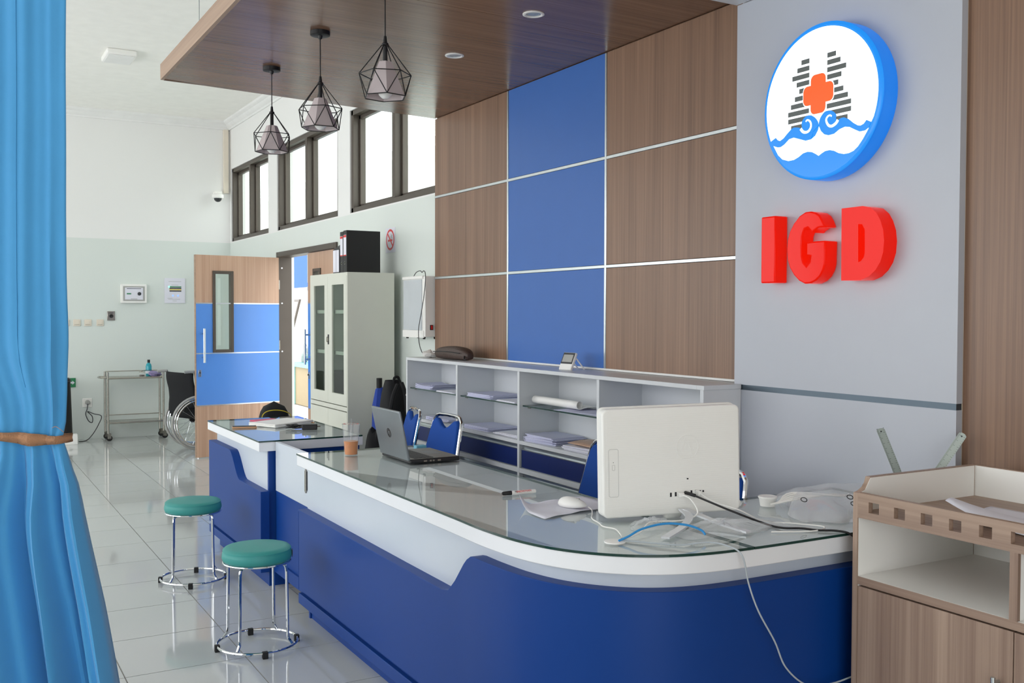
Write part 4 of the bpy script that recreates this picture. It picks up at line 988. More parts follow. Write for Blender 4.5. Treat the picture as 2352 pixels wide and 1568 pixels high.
for k, (y, rz, lab) in enumerate(((5.77, 10, 'black wire-cage pendant lamp farthest from the round sign'), (4.913, 24, 'black wire-cage pendant lamp in the middle of the three'), (4.06, 42, 'black wire-cage pendant lamp closest to the camera'))):
    o = p0 if k == 0 else copy_tree(p0); o.location = (1.687, y, 0); o.rotation_euler.z = R(rz); tag(o, lab, 'lamp', 'pendant lamps under the canopy')
dl = T('downlight', 'x', 'downlight', (0, 0, 0))
MB().lathe([(.052, 0), (.052, -.004), (.043, -.006), (.036, -.002), (.036, 0)], (0, 0, 0), 32).build('ring', 'white_plastic', dl, local=True)
MB().lathe([(.036, -.0015), (.028, -.003), (.027, -.001), (.015, -.0025), (0, -.003)], (0, 0, 0), 28).build('lens', 'lens', dl, local=True)
for k, (x, y, lab) in enumerate(((2.465, 4.947, 'round recessed downlight in the canopy above the blue panel column'), (2.45, 4.08, 'round recessed downlight in the canopy closer to the round sign'))):
    o = dl if k == 0 else copy_tree(dl); o.location = (x, y, czv(x)+.0005); tag(o, lab, 'downlight', 'downlights in the canopy')
cf = T('emergency_light', 'flat white rectangular light fitting on the ceiling', 'light fitting', (1.45, 9.85, CZ))
MB().box(1.32, 1.58, 9.64, 10.02, CZ-.05, CZ).build('housing', 'white_plastic', cf, bevel=.012)
MB().box(1.335, 1.565, 9.66, 10.0, CZ-.056, CZ-.049).build('diffuser', 'trim_white', cf, bevel=.004)

# ================================================================== WINDOW-WALL THINGS
cb = T('filing_cabinet', 'tall cream metal cabinet with two glazed doors', 'cabinet', (2.905, 7.725, 0))
cx_, cX, cy0, cy1, cz1 = 2.71, 3.10, 7.28, 8.17, 1.813
m = MB().box(cx_, cX, cy0, cy0+.015, 0, cz1).box(cx_, cX, cy1-.015, cy1, 0, cz1).box(cx_, cX, cy0+.015, cy1-.015, cz1-.06, cz1).box(cX-.015, cX, cy0+.015, cy1-.015, 0, cz1-.06).box(cx_+.02, cX-.015, cy0+.015, cy1-.015, .70, .72).box(cx_+.02, cX-.015, cy0+.015, cy1-.015, 0.0, .06)
m.build('carcass', 'cabinet_cream', cb, smooth=False, bevel=.002)
B('interior_back', 'cabinet_inner', cb, cX-.02, cX-.016, cy0+.016, cy1-.016, .72, cz1-.06)
for z in (1.493, 1.165): B('shelf', 'cabinet_cream', cb, cx_+.03, cX-.02, cy0+.016, cy1-.016, z, z+.028)
ym = (cy0+cy1)/2
for a, b, g0, g1 in ((cy0+.012, ym-.001, 7.358, 7.627), (ym+.001, cy1-.012, 7.803, 8.066)):
    z0, z1 = .775, cz1-.025; w0, w1 = .862, 1.722
    d_ = MB().box(cx_-.002, cx_+.016, a, g0, z0, z1).box(cx_-.002, cx_+.016, g1, b, z0, z1).box(cx_-.002, cx_+.016, g0, g1, z0, w0).box(cx_-.002, cx_+.016, g0, g1, w1, z1).build('door', 'cabinet_cream', cb, smooth=False)
    B('pane', 'glass_cab', d_, cx_+.008, cx_+.011, g0-.002, g1+.002, w0-.002, w1+.002)
B('lower_panel', 'cabinet_cream', cb, cx_-.001, cx_+.016, cy0+.012, cy1-.012, .735, .768); 
for a, b in ((cy0+.012, ym-.001), (ym+.001, cy1-.012)): B('lower_door', 'cabinet_cream', cb, cx_-.002, cx_+.016, a, b, .06, .728)
hn = MB().box(cx_-.006, cx_-.001, 7.695, 7.722, 1.245, 1.325).build('lock_plate', 'dark_grey', cb, bevel=.002)
MB().lathe([(.009, -.012), (.009, 0)], (0, 0, 0), 12, 'x').xf(Matrix.Translation((cx_-.006, 7.7085, 1.285)) @ Matrix.Scale(2.4, 4, (0, 0, 1))).build('handle', 'steel', hn)
# dark box inside
bx = MB().box(2.76, 3.02, 7.40, 7.66, .725, 1.0).box(2.76, 3.02, 7.76, 8.02, .725, 1.03)
tag(MB().box(2.78, 3.0, 7.80, 8.0, .723, 1.02).build('storage_box', 'dark_grey', None, bevel=.006), 'dark box behind the far glass door of the cream cabinet', 'box')
tag(MB().box(2.80, 3.0, 7.42, 7.60, .723, .98).build('storage_box', 'laptop_dark', None, bevel=.006), 'dark box behind the near glass door of the cream cabinet', 'box')
# files on the cabinet
def binder(y0, y1, h, lab, mt='black', label_y=True):
    t = T('ring_binder', lab, 'binder', (2.88, (y0+y1)/2, cz1), 'files standing on the cream cabinet')
    MB().box(2.735, 3.015, y0, y1, cz1, cz1+h).build('cover', mt, t, bevel=.003)
    B('spine_label', 'paper', t, 2.7335, 2.735, y0+.008, y1-.008, cz1+.13, cz1+h-.035)
    B('label_band', 'red', t, 2.733, 2.7337, y0+.008, y1-.008, cz1+h-.055, cz1+h-.037)
    B('label_band', 'red', t, 2.733, 2.7337, y0+.008, y1-.008, cz1+.13, cz1+.138)
    MB().lathe([(.012, -.002), (.012, 0), (.008, 0), (.008, -.002)], (2.735, (y0+y1)/2, cz1+.075), 16, 'x').build('finger_ring', 'steel', t)
binder(7.36, 7.435, .328, 'thick black lever-arch binder nearest the camera on the cream cabinet')
binder(7.438, 7.51, .322, 'black lever-arch binder squeezed behind the thick one on the cream cabinet')
tag(B('folder', 'ext_blue', None, 2.75, 3.0, 7.513, 7.535, cz1, cz1+.325, bevel=.002), 'thin blue folder standing behind the black binders', 'folder', 'files standing on the cream cabinet')
mf = T('magazine_file', 'black slant-cut magazine file with white labels on the cream cabinet', 'file', (2.87, 7.6, cz1), 'files standing on the cream cabinet')
MB().prism([(2.74, cz1), (2.74, cz1+.19), (2.86, cz1+.28), (2.99, cz1+.28), (2.99, cz1)], 'y', 7.54, 7.685).build('case', 'black', mf, bevel=.002)
B('spine_label', 'paper', mf, 2.7385, 2.74, 7.615, 7.68, cz1+.01, cz1+.185); B('spine_label', 'paper', mf, 2.7385, 2.74, 7.545, 7.608, cz1+.01, cz1+.185)
# no smoking sign
ns = T('no_smoking_sign', 'white no-smoking sign with red ring on the window wall', 'sign', (WX, 7.52, 1.985))
B('plate', 'paper', ns, WX-.004, WX, 7.424, 7.613, 1.988, 2.188)
m = MB(); n = 40
for k in range(n):
    a, b = 2*PI*k/n, 2*PI*(k+1)/n
    m.add([(WX-.0046, 7.5185+r_*math.cos(t), 2.092+r_*math.sin(t)) for r_, t in ((.085, a), (.085, b), (.068, b), (.068, a))], [(0, 1, 2, 3)])
m.build('ring', 'red', ns, smooth=False)
def seg2(nm, mt, p, q, w, par, x):
    d_ = Vector((q[0]-p[0], q[1]-p[1])).normalized(); n_ = Vector((-d_.y, d_.x))*w/2
    return MB().prism([(p[0]+n_.x, p[1]+n_.y), (p[0]-n_.x, p[1]-n_.y), (q[0]-n_.x, q[1]-n_.y), (q[0]+n_.x, q[1]+n_.y)], 'x', x-.0005, x).build(nm, mt, par, smooth=False)
seg2('cigarette', 'red', (7.565, 2.086), (7.475, 2.086), .016, ns, WX-.0043)
seg2('slash', 'red', (7.5185+.055, 2.092+.055), (7.5185-.055, 2.092-.055), .015, ns, WX-.0047)
m = MB().tube([(WX-.0045, 7.495, 2.10), (WX-.0045, 7.505, 2.115), (WX-.0045, 7.49, 2.125), (WX-.0045, 7.50, 2.14)], .0018, 5).tube([(WX-.0045, 7.48, 2.10), (WX-.0045, 7.487, 2.118), (WX-.0045, 7.475, 2.13)], .0018, 5)
m.build('smoke', 'seam_grey', ns)
# light box
lb = T('light_box', 'white wall-mounted light box viewer at the end of the wood panels', 'light box', (3.11, 6.8, 1.31))
MB().box(3.052, WX, 6.60, 6.992, 1.325, 1.768).build('housing', 'white_plastic', lb, bevel=.004)
MB().box(3.046, 3.06, 6.652, 6.98, 1.372, 1.745).build('viewing_face', 'lightbox_face', lb, bevel=.002)
MB().box(3.042, 3.064, 6.63, 6.996, 1.748, 1.772).build('top_clip', 'white_plastic', lb, bevel=.005)
B('lower_edge', 'white_plastic', lb, 3.046, 3.054, 6.62, 6.992, 1.318, 1.37)
MB().box(3.09, 3.112, 6.592, 6.60, 1.375, 1.412).build('rocker_switch', 'black', lb); MB().box(3.095, 3.107, 6.590, 6.593, 1.38, 1.407).build('switch_key', 'red', lb)
for (x, y) in ((3.062, 6.94), (3.062, 6.64), (3.15, 6.94), (3.15, 6.64)): MB().lathe([(.012, 1.325), (.009, 1.308)], (x, y, 0), 10).build('rubber_foot', 'rubber', lb)
cable('light_box_cable', [(3.06, 6.82, 1.772), (3.055, 6.76, 1.80), (3.05, 6.68, 1.808), (3.045, 6.64, 1.795), (3.04, 6.60, 1.805), (3.038, 6.57, 1.79), (3.036, 6.56, 1.74), (3.035, 6.585, 1.62), (3.03, 6.62, 1.50), (3.02, 6.645, 1.38), (3.0, 6.59, 1.28), (2.98, 6.50, 1.22), (2.975, 6.44, 1.193)], .003, 'dark_grey', 'dark power cord looping over the light box down to the shelf unit', group=None)
# dome camera and trunking
tag(B('cable_trunking', 'cream', None, 3.085, 3.145, WB-.04, WB, 2.99, 3.78, bevel=.004), 'vertical cream cable trunking in the corner of the far wall', 'trunking')
dc = T('dome_camera', 'small white dome security camera on the far wall', 'camera', (2.98, 12.5, 2.87))
MB().box(2.955, 3.04, WB-.13, WB, 2.965, 3.0).build('bracket', 'white_plastic', dc, bevel=.006)
MB().lathe([(.045, 2.968), (.068, 2.955), (.072, 2.925), (.066, 2.912), (.05, 2.91)], (2.985, WB-.14, 0), 28).build('housing', 'white_plastic', dc)
MB().lathe([(.048, 2.912), (.042, 2.888), (.024, 2.870), (0, 2.864)], (2.985, WB-.14, 0), 24).build('dome', 'dark_grey', dc)

# ================================================================== FAR WALL THINGS
b1 = T('alarm_box', 'white wall box with grey face, green lamp and round button', 'control box', (2.01, WB, 1.6))
MB().box(1.86, 2.155, WB-.05, WB, 1.61, 1.835).build('housing', 'white_plastic', b1, bevel=.006)
MB().box(1.885, 2.13, WB-.053, WB-.049, 1.635, 1.812).build('face_plate', 'seam_grey', b1, bevel=.006)
MB().box(1.905, 2.11, WB-.055, WB-.052, 1.652, 1.795).build('label_panel', 'paper', b1)
B('lamp', 'green', b1, 1.925, 1.975, WB-.058, WB-.054, 1.715, 1.728)
MB().lathe([(.021, 0), (.021, -.008), (.012, -.010), (0, -.010)], (2.068, WB-.054, 1.722), 20, 'y').build('button', 'dark_grey', b1)
B('print_line', 'dark_grey', b1, 1.925, 2.09, WB-.0556, WB-.0549, 1.780, 1.786); B('print_line', 'seam_grey', b1, 1.97, 2.045, WB-.0556, WB-.0549, 1.656, 1.663)
b2 = T('gas_alarm_panel', 'flat white wall panel with green and yellow indicator bars', 'control panel', (2.49, WB, 1.61))
MB().box(2.367, 2.612, WB-.012, WB, 1.613, 1.918).build('plate', 'paper', b2, bevel=.003)
for z, c_ in ((1.812, 'green'), (1.795, 'black'), (1.778, 'yellow'), (1.761, 'black')): B('indicator_bar', c_, b2, 2.425, 2.565, WB-.014, WB-.011, z-.006, z+.006)
MB().lathe([(.009, -.004), (0, -.006)], (2.42, WB-.012, 1.812), 14, 'y').build('green_lamp', 'led_green', b2)
for x in (2.465, 2.525): MB().lathe([(.010, -.003), (0, -.005)], (x, WB-.012, 1.705), 14, 'y').build('blue_lamp', 'led_blue', b2)
for z, a, b in ((1.877, 2.415, 2.565), (1.835, 2.45, 2.53), (1.672, 2.40, 2.46), (1.660, 2.41, 2.55), (1.64, 2.46, 2.51)): B('print_line', 'seam_grey', b2, a, b, WB-.0125, WB-.0115, z-.002, z+.002)
for x, lab in ((1.257, 'cream wall switch half hidden by the blue curtain'), (1.378, 'cream wall switch second out from the blue curtain'), (1.498, 'cream wall switch third out from the blue curtain'), (1.632, 'cream wall switch directly under the metal speaker plate')):
    s_ = T('wall_switch', lab, 'switch', (x, WB, 1.335), 'cream wall switches')
    MB().box(x-.04, x+.04, WB-.01, WB, 1.337, 1.415).build('plate', 'cream', s_, bevel=.004)
    MB().box(x-.024, x+.024, WB-.014, WB-.009, 1.357, 1.395).build('rocker', 'cream', s_, bevel=.003)
    B('slot', 'dark_grey', s_, x-.03, x+.03, WB-.0105, WB-.0098, 1.351, 1.353)
sp = T('speaker_plate', 'small steel wall plate with a round black socket', 'wall plate', (1.753, WB, 1.395))
MB().box(1.71, 1.797, WB-.012, WB, 1.402, 1.512).build('plate', 'steel', sp, bevel=.003)
MB().lathe([(.022, 0), (.022, -.018), (.012, -.02), (0, -.012)], (1.755, WB-.012, 1.455), 20, 'y').build('socket', 'black', sp); B('print_line', 'dark_grey', sp, 1.73, 1.775, WB-.0125, WB-.0118, 1.487, 1.494)
so = T('wall_socket', 'white wall socket with a plugged-in grey cord low on the far wall', 'socket', (1.483, WB, .38))
MB().box(1.43, 1.536, WB-.012, WB, .378, .485).build('plate', 'white_plastic', so, bevel=.006)
MB().lathe([(.028, 0), (.028, -.03), (.018, -.04), (0, -.04)], (1.483, WB-.012, .437), 18, 'y').build('plug', 'seam_grey', so)
cable('extension_cord', [(1.483, WB-.05, .425), (1.475, WB-.05, .36), (1.46, WB-.04, .30), (1.49, WB-.04, .22), (1.53, WB-.04, .20), (1.53, WB-.045, .27), (1.48, WB-.04, .33), (1.55, WB-.04, .30), (1.63, WB-.05, .27), (1.60, WB-.06, .18), (1.53, WB-.1, .07), (1.45, WB-.18, .008), (1.36, WB-.25, .008)], .005, 'dark_grey', 'grey cord dangling from the socket to the floor by the trolley', group=None)
es = T('exit_sign', 'small green exit sign with white arrow low on the far wall', 'sign', (1.28, WB, .615))
B('plate', 'green', es, 1.17, 1.358, WB-.008, WB, .62, .728)
MB().prism([(1.295, .664), (1.322, .664), (1.322, .650), (1.348, .674), (1.322, .698), (1.322, .684), (1.295, .684)], 'y', WB-.0092, WB-.0078).build('arrow', 'paper', es, smooth=False)
bn = T('waste_bin', 'slim black waste bin half hidden by the blue curtain', 'bin', (1.21, 12.35, 0))
MB().lathe([(.095, 0), (.075, .70), (.078, .705), (.078, .73), (.06, .745), (0, .745)], (1.205, 12.46, 0), 24).build('body', 'black', bn)
MB().lathe([(.079, .70), (.081, .705), (.081, .712), (.079, .715)], (1.205, 12.46, 0), 24).build('rim', 'dark_grey', bn)
wb = T('small_box', 'white cardboard box on the floor by the blue curtain', 'box', (1.255, 12.28, 0))
MB().box(1.15, 1.325, 12.22, 12.32, 0, .115).build('body', 'white_plastic', wb, bevel=.003); B('logo_patch', 'seam_grey', wb, 1.235, 1.27, 12.2192, 12.2201, .045, .075)
# trolley
tr = T('steel_trolley', 'two-tier stainless steel trolley on castors by the far wall', 'trolley', (1.98, 12.49, 0))
tx0, tx1, ty0, ty1 = 1.668, 2.288, 12.36, 12.60
for x in (tx0, tx1):
    for y in (ty0, ty1):
        MB().tube([(x, y, .085), (x, y, .80)], .0125, 10).build('leg', 'steel', tr)
        c_ = MB().lathe([(.032, -.011), (.034, -.006), (.034, .006), (.032, .011)], (x+.012, y-.008, .0345), 18, 'y').build('castor', 'rubber', tr)
        MB().box(x-.01, x+.03, y-.024, y-.02, .03, .09).box(x-.01, x+.03, y+.005, y+.009, .03, .09).build('fork', 'steel', c_)
for z in (.725, .205):
    MB().box(tx0, tx1, ty0, ty1, z, z+.012).build('tray', 'steel', tr); MB().tube([(tx0, ty0, z+.004), (tx1, ty0, z+.004), (tx1, ty1, z+.004), (tx0, ty1, z+.004)], .011, 8, closed=True).build('tray_rim', 'steel', tr)
    MB().tube([(tx0, ty0, z+.075), (tx0, ty1, z+.075), (tx1, ty1, z+.075), (tx1, ty0, z+.075)], .005, 8).build('guard_rail', 'steel', tr)
MB().tube(catmull([(tx0, ty0, .738), (1.60, ty0+.02, .738), (1.578, ty0+.12, .738), (1.60, ty1-.02, .738), (tx0, ty1, .738)], 5), .009, 8).build('push_handle', 'steel', tr)
TZ = .7375
bt = T('mouthwash_bottle', 'teal bottle with black cap on the trolley', 'bottle', (2.15, 12.5, TZ))
MB().lathe([(.032, TZ), (.034, TZ+.01), (.034, TZ+.115), (.026, TZ+.145), (.014, TZ+.155), (.013, TZ+.165), (0, TZ+.165)], (2.15, 12.52, 0), 20).build('body', 'teal_liquid', bt)
MB().lathe([(.016, TZ+.160), (.016, TZ+.195), (0, TZ+.195)], (2.15, 12.52, 0), 16).build('cap', 'black', bt)
MB().lathe([(.0345, TZ+.03), (.0345, TZ+.062)], (2.15, 12.52, 0), 20).build('label', 'paper', bt); MB().lathe([(.0347, TZ+.066), (.0347, TZ+.072)], (2.15, 12.52, 0), 20).build('label_line', 'dark_grey', bt)
jr = T('glass_jar', 'small clear jar with lid on the trolley', 'jar', (2.07, 12.45, TZ))
MB().lathe([(.03, TZ), (.034, TZ+.004), (.034, TZ+.05), (.03, TZ+.052)], (2.06, 12.45, 0), 20).build('body', 'clear_plastic', jr); MB().lathe([(.035, TZ+.05), (.03, TZ+.06), (.008, TZ+.064), (.008, TZ+.075), (0, TZ+.077)], (2.06, 12.45, 0), 20).build('lid', 'steel', jr); MB().lathe([(0, TZ+.004), (.028, TZ+.004), (.028, TZ+.02), (0, TZ+.02)], (2.06, 12.45, 0), 16).build('contents', 'brown_leather', jr)
blob('tissue_wad', 'purple', (2.20, 12.42, TZ), .07, .06, .03, .25, 21, 'crumpled lilac and white wrapper on the trolley', 'wrapper', 18, 12)
# wheelchair (partly hidden by the open door)
wc = T('wheelchair', 'folded wheelchair with black seat behind the open door', 'wheelchair', (2.42, 11.2, 0))
def wheel(y):
    n = 40; ring = lambda r_, yy: [(2.42+r_*math.cos(2*PI*k/n), yy, .302+r_*math.sin(2*PI*k/n)) for k in range(n)]
    w_ = MB().tube(ring(.288, y), .014, 8, closed=True).build('wheel', 'seam_grey', wc)
    MB().tube(ring(.268, y), .008, 8, closed=True).build('wheel_rim', 'chrome', w_); MB().tube(ring(.25, y-.035), .008, 8, closed=True).build('push_rim', 'chrome', w_)
    s_ = MB()
    for k in range(20):
        a = 2*PI*k/20; b = a+(.35 if k % 2 else -.35)
        s_.tube([(2.42+.03*math.cos(b), y, .302+.03*math.sin(b)), (2.42+.266*math.cos(a), y, .302+.266*math.sin(a))], .0013, 4)
    s_.build('spoke_set', 'chrome', w_); MB().lathe([(.03, -.02), (.03, .02)], (2.42, y, .302), 16, 'y').build('hub', 'black', w_)
wheel(11.03); wheel(11.42)
vs_ = [(2.19, 11.40, .36), (2.40, 11.08, .34), (2.36, 11.06, .84), (2.15, 11.38, .85)]
m = MB().grid(lambda u, v: tuple(Vector(vs_[0]).lerp(Vector(vs_[1]), u).lerp(Vector(vs_[3]).lerp(Vector(vs_[2]), u), v)+Vector((-.02*math.sin(PI*u)-.01*math.sin(9*v), -.02*math.sin(PI*u), 0))), 10, 12)
m.build('backrest', 'black_soft', wc, solid=.02)
m = MB().grid(lambda u, v: (2.27+.36*u, 11.06+.32*v, .47-.06*math.sin(PI*v)), 8, 8); m.build('seat', 'black_soft', wc, solid=.015)
for (x, y) in ((2.15, 11.40), (2.365, 11.05)):
    MB().tube([(x-.08, y, .855), (x, y, .86), (x+.012, y, .82), (x+.05, y, .36)], .011, 8).build('back_tube', 'dark_grey', wc); MB().tube([(x-.10, y, .855), (x-.0, y, .86)], .016, 10).build('hand_grip', 'seam_grey', wc)
    MB().tube([(x+.03, y, .64), (x+.30, y, .64), (x+.33, y, .60), (x+.33, y, .12)], .011, 8).build('side_frame', 'chrome', wc); MB().box(x+.02, x+.27, y-.02, y+.02, .655, .68).build('armrest', 'black', wc, bevel=.008)
    MB().tube([(x+.05, y, .36), (x+.35, y, .34)], .011, 8).build('lower_frame', 'chrome', wc)
    MB().lathe([(.06, -.012), (.06, .012)], (x+.36, y, .061), 18, 'y').build('front_castor', 'rubber', wc)

# ================================================================== STOOLS
def make_stool():
    t = T('stool', 'x', 'stool')
    MB().lathe([(0, .392), (.140, .392), (.149, .398), (.154, .412), (.152, .430), (.149, .436), (.150, .444), (.142, .452), (.12, .456), (0, .458)], (0, 0, 0), 40).build('seat', 'teal_vinyl', t, local=True)
    ring = lambda r_, z: [(r_*math.cos(2*PI*k/44), r_*math.sin(2*PI*k/44), z) for k in range(44)]
    MB().tube(ring(.148, .390), .0045, 8, closed=True).build('seat_ring', 'chrome', t, local=True)
    MB().tube(ring(.176, .022), .0062, 8, closed=True).build('base_ring', 'chrome', t, local=True)
    for k in range(4):
        a = R(45+90*k); c_, s_ = math.cos(a), math.sin(a)
        pr = [(.10, .384), (.132, .382), (.142, .372), (.146, .35), (.150, .07), (.154, .05), (.172, .028)]
        MB().tube([(r_*c_, r_*s_, z) for r_, z in pr], .0068, 8).build('leg', 'chrome', t, local=True)
        b = R(-5+90*k); m_ = MB().box(-.011, .011, -.012, .012, 0, .030).xf(Matrix.Translation((.176*math.cos(b), .176*math.sin(b), 0)) @ Matrix.Rotation(b, 4, 'Z'))
        m_.build('foot_pad', 'rubber', t, local=True, bevel=.002)
    return t
s0 = make_stool()
for k, (x, y, rz, lab) in enumerate(((1.216, 4.42, 0, 'round teal stool with chrome legs nearest the camera'), (1.207, 5.69, -12, 'round teal stool with chrome legs beside the side desk'))):
    o = s0 if k == 0 else copy_tree(s0); o.location = (x, y, 0); o.rotation_euler.z = R(rz); tag(o, lab, 'stool', 'teal stools in front of the desks')
sl = [c_ for c_ in s0.children if c_.name.startswith('seat')][0]
MB().box(.1535, .1555, -.014, .014, .402, .434).xf(Matrix.Rotation(R(-20), 4, 'Z')).build('care_tag', 'black', s0, local=True)

# ================================================================== DESK 2 THINGS
DT = .8025
wl = T('white_laptop', 'closed white laptop lying on the side desk', 'laptop', (1.83, 6.1, DT))
lm = Matrix.Translation((1.835, 6.10, DT)) @ Matrix.Rotation(R(28), 4, 'Z')
MB().box(-.165, .165, -.115, .115, .0, .012).xf(lm).build('base', 'white_plastic', wl, bevel=.005); MB().box(-.165, .165, -.115, .115, .0125, .021).xf(lm).build('lid', 'white_plastic', wl, bevel=.005); MB().box(-.02, .02, -.1155, -.1145, .006, .010).xf(lm).build('latch', 'dark_grey', wl)
ph = T('mobile_phone', 'gold-edged mobile phone lying at the edge of the side desk', 'phone', (1.57, 6.02, DT))
lm = Matrix.Translation((1.585, 6.03, DT)) @ Matrix.Rotation(R(-12), 4, 'Z')
MB().box(-.072, .072, -.037, .037, 0, .009).xf(lm).build('body', 'gold', ph, bevel=.003); MB().box(-.069, .069, -.034, .034, .0085, .0096).xf(lm).build('screen', 'black', ph)
chg = T('laptop_charger', 'black laptop charger with coiled cord on the side desk', 'charger', (1.88, 5.78, DT))
lm = Matrix.Translation((1.905, 5.745, DT)) @ Matrix.Rotation(R(-20), 4, 'Z')
MB().box(-.05, .04, -.025, .025, 0, .032).xf(lm).build('adapter', 'black', chg, bevel=.005); MB().tube([(.04, -.008, .018), (.058, -.008, .018)], .003, 6).tube([(.04, .008, .018), (.058, .008, .018)], .003, 6).xf(lm).build('prong', 'steel', chg)
cp = []
for k in range(60):
    a = k*.62; r_ = .032+.008*math.sin(k*.9); cp.append((1.805+r_*math.cos(a)+.0009*k, 5.835+r_*.8*math.sin(a)-.0006*k, DT+.006+.009*(1+math.sin(k*.37))))
MB().tube(catmull(cp, 3), .0028, 6).build('cord', 'black', chg)
tag(MB().box(-.08, .08, -.05, .05, 0, .008).xf(Matrix.Translation((1.80, 6.35, DT)) @ Matrix.Rotation(R(10), 4, 'Z')).build('notebook', 'pink', None, bevel=.002), 'pink notebook behind the white laptop on the side desk', 'notebook')
tag(MB().tube([(1.97, 6.15, DT+.0045), (2.03, 6.05, DT+.0045)], .004, 8).build('pen', 'gold', None), 'slim pen lying beside the white laptop', 'pen')
# black bag with yellow piping behind the side desk, standing on a chair-high stool
bk = T('black_bag', 'black bag with yellow piping behind the side desk', 'bag', (2.07, 7.0, 0))
def dome(u, v):
    a = 2*PI*u; k = max(0, 1-max(0, (v-.72)/.28)**3.6)**.5
    return (2.052+.108*k*math.copysign(abs(math.cos(a))**.7, math.cos(a)), 7.0+.09*k*math.copysign(abs(math.sin(a))**.7, math.sin(a)), .868*v)
MB().grid(dome, 32, 24).build('body', 'black_soft', bk)
MB().tube(catmull([(1.940, 6.945, .70), (1.948, 6.925, .775), (1.97, 6.913, .802), (2.01, 6.908, .812), (2.06, 6.907, .811), (2.11, 6.911, .798), (2.152, 6.93, .77), (2.163, 6.95, .70)], 6), .003, 6).build('piping', 'yellow', bk)
MB().tube(catmull([(1.96, 6.94, .74), (1.93, 6.90, .70), (1.94, 6.92, .55)], 5), .008, 6).build('strap', 'black_soft', bk)
# backpack and umbrella beside the cabinet
bp_ = T('backpack', 'black backpack hanging between the cream cabinet and the shelf unit', 'backpack', (2.95, 6.85, .3))
m = MB().grid(lambda u, v: (2.905+.085*math.copysign(abs(math.cos(2*PI*u))**.6, math.cos(2*PI*u))*(1-.7*max(0, v-.6)**2*3.2), 6.85+.13*math.copysign(abs(math.sin(2*PI*u))**.6, math.sin(2*PI*u))*(1-.6*v**3), .40+.60*v), 24, 12)
m.build('body', 'black_soft', bp_)
MB().tube(catmull([(2.90, 6.75, .97), (2.85, 6.71, .90), (2.825, 6.705, .80), (2.80, 6.705, .70), (2.81, 6.71, .60)], 6), .018, 8).build('shoulder_strap', 'black_soft', bp_)
MB().tube(catmull([(2.89, 6.80, .98), (2.89, 6.79, 1.02), (2.92, 6.79, 1.025), (2.94, 6.80, .98)], 6), .01, 8).build('grab_handle', 'black_soft', bp_)
MB().tube(catmull([(2.93, 6.75, .985), (2.94, 6.70, .90), (2.95, 6.70, .78)], 6), .016, 8).build('shoulder_strap', 'black_soft', bp_)
B('buckle', 'white_plastic', bp_, 2.935, 2.943, 6.676, 6.684, .895, .908)
um = T('umbrella', 'blue umbrella with black grip leaning by the cream cabinet', 'umbrella', (2.87, 7.02, 0))
MB().tube([(2.878, 7.05, .93), (2.878, 7.05, 1.005)], .022, 12).build('grip', 'rubber', um)
m = MB().lathe([(.018, .935), (.034, .92), (.058, .80), (.062, .62), (.03, .25), (.008, .03), (0, .0)], (2.885, 7.05, 0), 18); m.v = [(x+.006*math.sin(8*math.atan2(y-7.05, x-2.885)), y, z) for x, y, z in m.v]; m.build('canopy_cloth', 'navy_cloth', um)
blob('shoulder_bag', 'black_soft', (2.71, 6.70, .0), .08, .10, .335, .06, 31, 'black shoulder bag standing in front of the cream cabinet', 'bag', 20, 14, p=.75)

# ================================================================== CURTAIN
cur = T('curtain', 'bright blue cloth curtain tied back with jute twine', 'curtain', (-.2, 2.9, 0))
rd = Vector((math.cos(YAW), -math.sin(YAW), 0)); fd = Vector((math.sin(YAW), math.cos(YAW), 0)); DC = 2.5
def lerp_t(z, tab):
    for (z0, v0), (z1, v1) in zip(tab, tab[1:]):
        if z0 <= z <= z1: return v0+(v1-v0)*(z-z0)/(z1-z0)
    return tab[-1][1] if z > tab[-1][0] else tab[0][1]
SR = [(.02, -.905), (.57, -1.004), (.75, -1.035), (.9, -1.066), (1.0, -1.085), (1.06, -1.094), (1.10, -1.108), (1.15, -1.122), (1.19, -1.134), (1.23, -1.130), (1.30, -1.124), (1.5, -1.121), (2.3, -1.112), (3.9, -1.105)]
AM = [(.02, .075), (.6, .055), (1.0, .03), (1.19, .005), (1.30, .005), (1.7, .004), (3.9, .005)]
SL = -1.75
def cfn(u, v):
    z = .03+v*(CZ-.035); sr = lerp_t(z, SR); am = lerp_t(z, AM)
    sl = SL+.22*math.exp(-((z-1.19)/.16)**2)
    s = sl+(sr-sl)*(u**.9)
    low = 1 if z < 1.19 else 0
    ph = 2*PI*(4.5*u**1.6)+.25*math.sin(z*2.1)
    d = am*(math.sin(ph)+.35*math.sin(2.7*ph+1.3+(1.2*z if low else 0)))
    if z > 1.19:
        d += .005*math.sin(23*z+9*u)*math.exp(-((z-1.3)/.22)**2)+.0022*math.sin(9*z+14*u)*math.sin(5*z-3*u)
        d += .022*sstep((u-.915)/.03)*sstep((z-1.19)/.15)*0-.018*sstep((u-.93)/.025)*(.35+.65*math.exp(-((z-1.3)/.3)**2))
    d += .06*(1-u)
    return tuple(rd*s+fd*(DC-d)+Vector((0, 0, z)))
MB().grid(cfn, 140, 100).build('cloth', 'curtain_blue', cur, solid=.002)
us = .80
MB().tube([tuple(Vector(cfn(us, v_/60))-fd*.0016) for v_ in range(20, 61)], .0009, 4).build('hem_seam', 'curtain_seam', cur)
P_ = []
for k in range(42):
    u = k/41; z = 1.196+.012*math.sin(u*5)-.004
    p = Vector(cfn(u, (z-.03)/(CZ-.035))); P_.append(tuple(p-fd*.012))
P_.append(tuple(Vector(P_[-1])+rd*.008+fd*.05)); P_.insert(0, tuple(Vector(P_[0])-rd*.008+fd*.05))
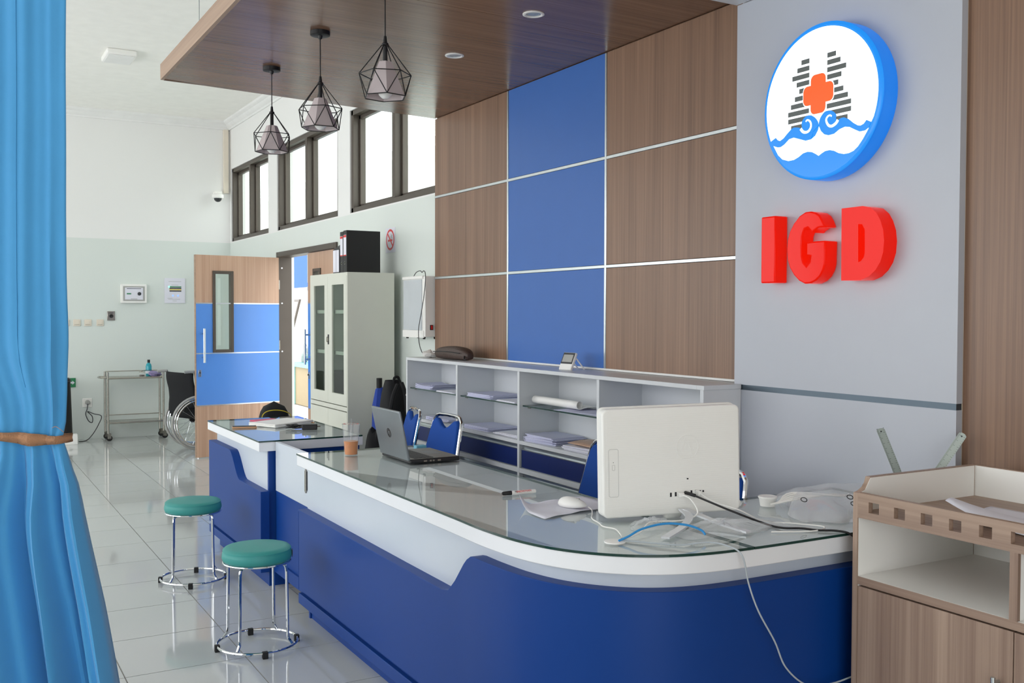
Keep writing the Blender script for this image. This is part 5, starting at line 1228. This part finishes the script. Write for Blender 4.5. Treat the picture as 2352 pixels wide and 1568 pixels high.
P_ += [tuple(Vector(P_[-2])+fd*.03), tuple(Vector(P_[1])+fd*.03)]
tw = MB()
n = len(P_); vs_ = []
for i, p in enumerate(P_):
    hh = .0125+.003*math.sin(i*.42)
    q = Vector(p); vs_ += [tuple(q+Vector((0, 0, -hh))), tuple(q-fd*.006), tuple(q+Vector((0, 0, hh)))]
tw.add(vs_, [(i*3+k, (i+1)*3+k, (i+1)*3+k+1, i*3+k+1) for i in range(n-1) for k in range(2)])
tw.build('tie_band', 'jute', cur, solid=.004)
def cp_(px, z, off=.03): return tuple(rd*((px-1176)/2288*DC)+fd*(DC-.075-off)+Vector((0, 0, z)))
MB().tube(catmull([cp_(8, 1.185), cp_(20, 1.15), cp_(35, 1.163), cp_(28, 1.148), cp_(-10, 1.145)], 6), .0009, 5).tube(catmull([cp_(-4, 1.11), cp_(8, 1.07), cp_(13, 1.045), cp_(0, 1.02)], 6), .0007, 5).build('loose_thread', 'jute', cur)
MB().tube(catmull([cp_(140, 1.215, -.02), cp_(150, 1.218, -.02), cp_(166, 1.205, -.02)], 5), .0007, 5).build('loose_thread', 'jute', cur)

# ================================================================== OUTSIDE THE DOOR
tag(B('ground_outside', 'ext_floor', None, 3.37, 14, -4, 30, -.1, -.01), 'pale paved ground outside the doorway', 'ground', kind='structure')
eb = T('neighbour_building', 'white building across the path outside the doorway', 'building', (6.6, 15, 0))
B('wall', 'ext_white', eb, 6.0, 6.6, 6, 26, 0, 3.6)
B('roof_slab', 'ext_white', eb, 5.4, 7.0, 6, 26, 3.6, 3.72)
B('blue_sign_board', 'ext_blue', eb, 5.93, 6.0, 14.0, 19.25, 1.98, 2.66)
B('pilaster', 'tan_wall', eb, 5.92, 6.02, 19.3, 19.7, 1.8, 3.6)
wf = MB().xf(Matrix()).box(5.80, 5.84, 18.12, 18.17, 1.2, 1.75).box(5.80, 5.84, 18.60, 18.65, 1.2, 1.75).box(5.80, 5.84, 18.17, 18.60, 1.2, 1.25).box(5.80, 5.84, 18.17, 18.60, 1.70, 1.75)
wf.v = [(x-.25*(1.75-z), y, z) for x, y, z in wf.v]; wfo = wf.build('awning_window', 'win_frame', eb)
mm = MB().box(5.815, 5.825, 18.17, 18.60, 1.25, 1.70); mm.v = [(x-.25*(1.75-z), y, z) for x, y, z in mm.v]; mm.build('pane', 'glass_cab', wfo)
pb = T('bench_wall', 'tan bench with pale aqua edges outside the doorway', 'bench', (5.3, 15.2, 0))
B('tan_face', 'tan_wall', pb, 5.05, 5.6, 13.2, 16.0, 0, .62); B('aqua_top', 'aqua', pb, 5.0, 5.65, 13.1, 16.2, .62, .68); B('aqua_end', 'aqua', pb, 5.02, 5.6, 16.0, 16.15, 0, .62)
blob('grey_bundle', 'seam_grey', (5.2, 15.98, .68), .10, .12, .14, .25, 44, 'grey patterned bundle on the tan bench outside', 'bundle', 18, 12)  # a grey bundle lying on the bench, not a plant
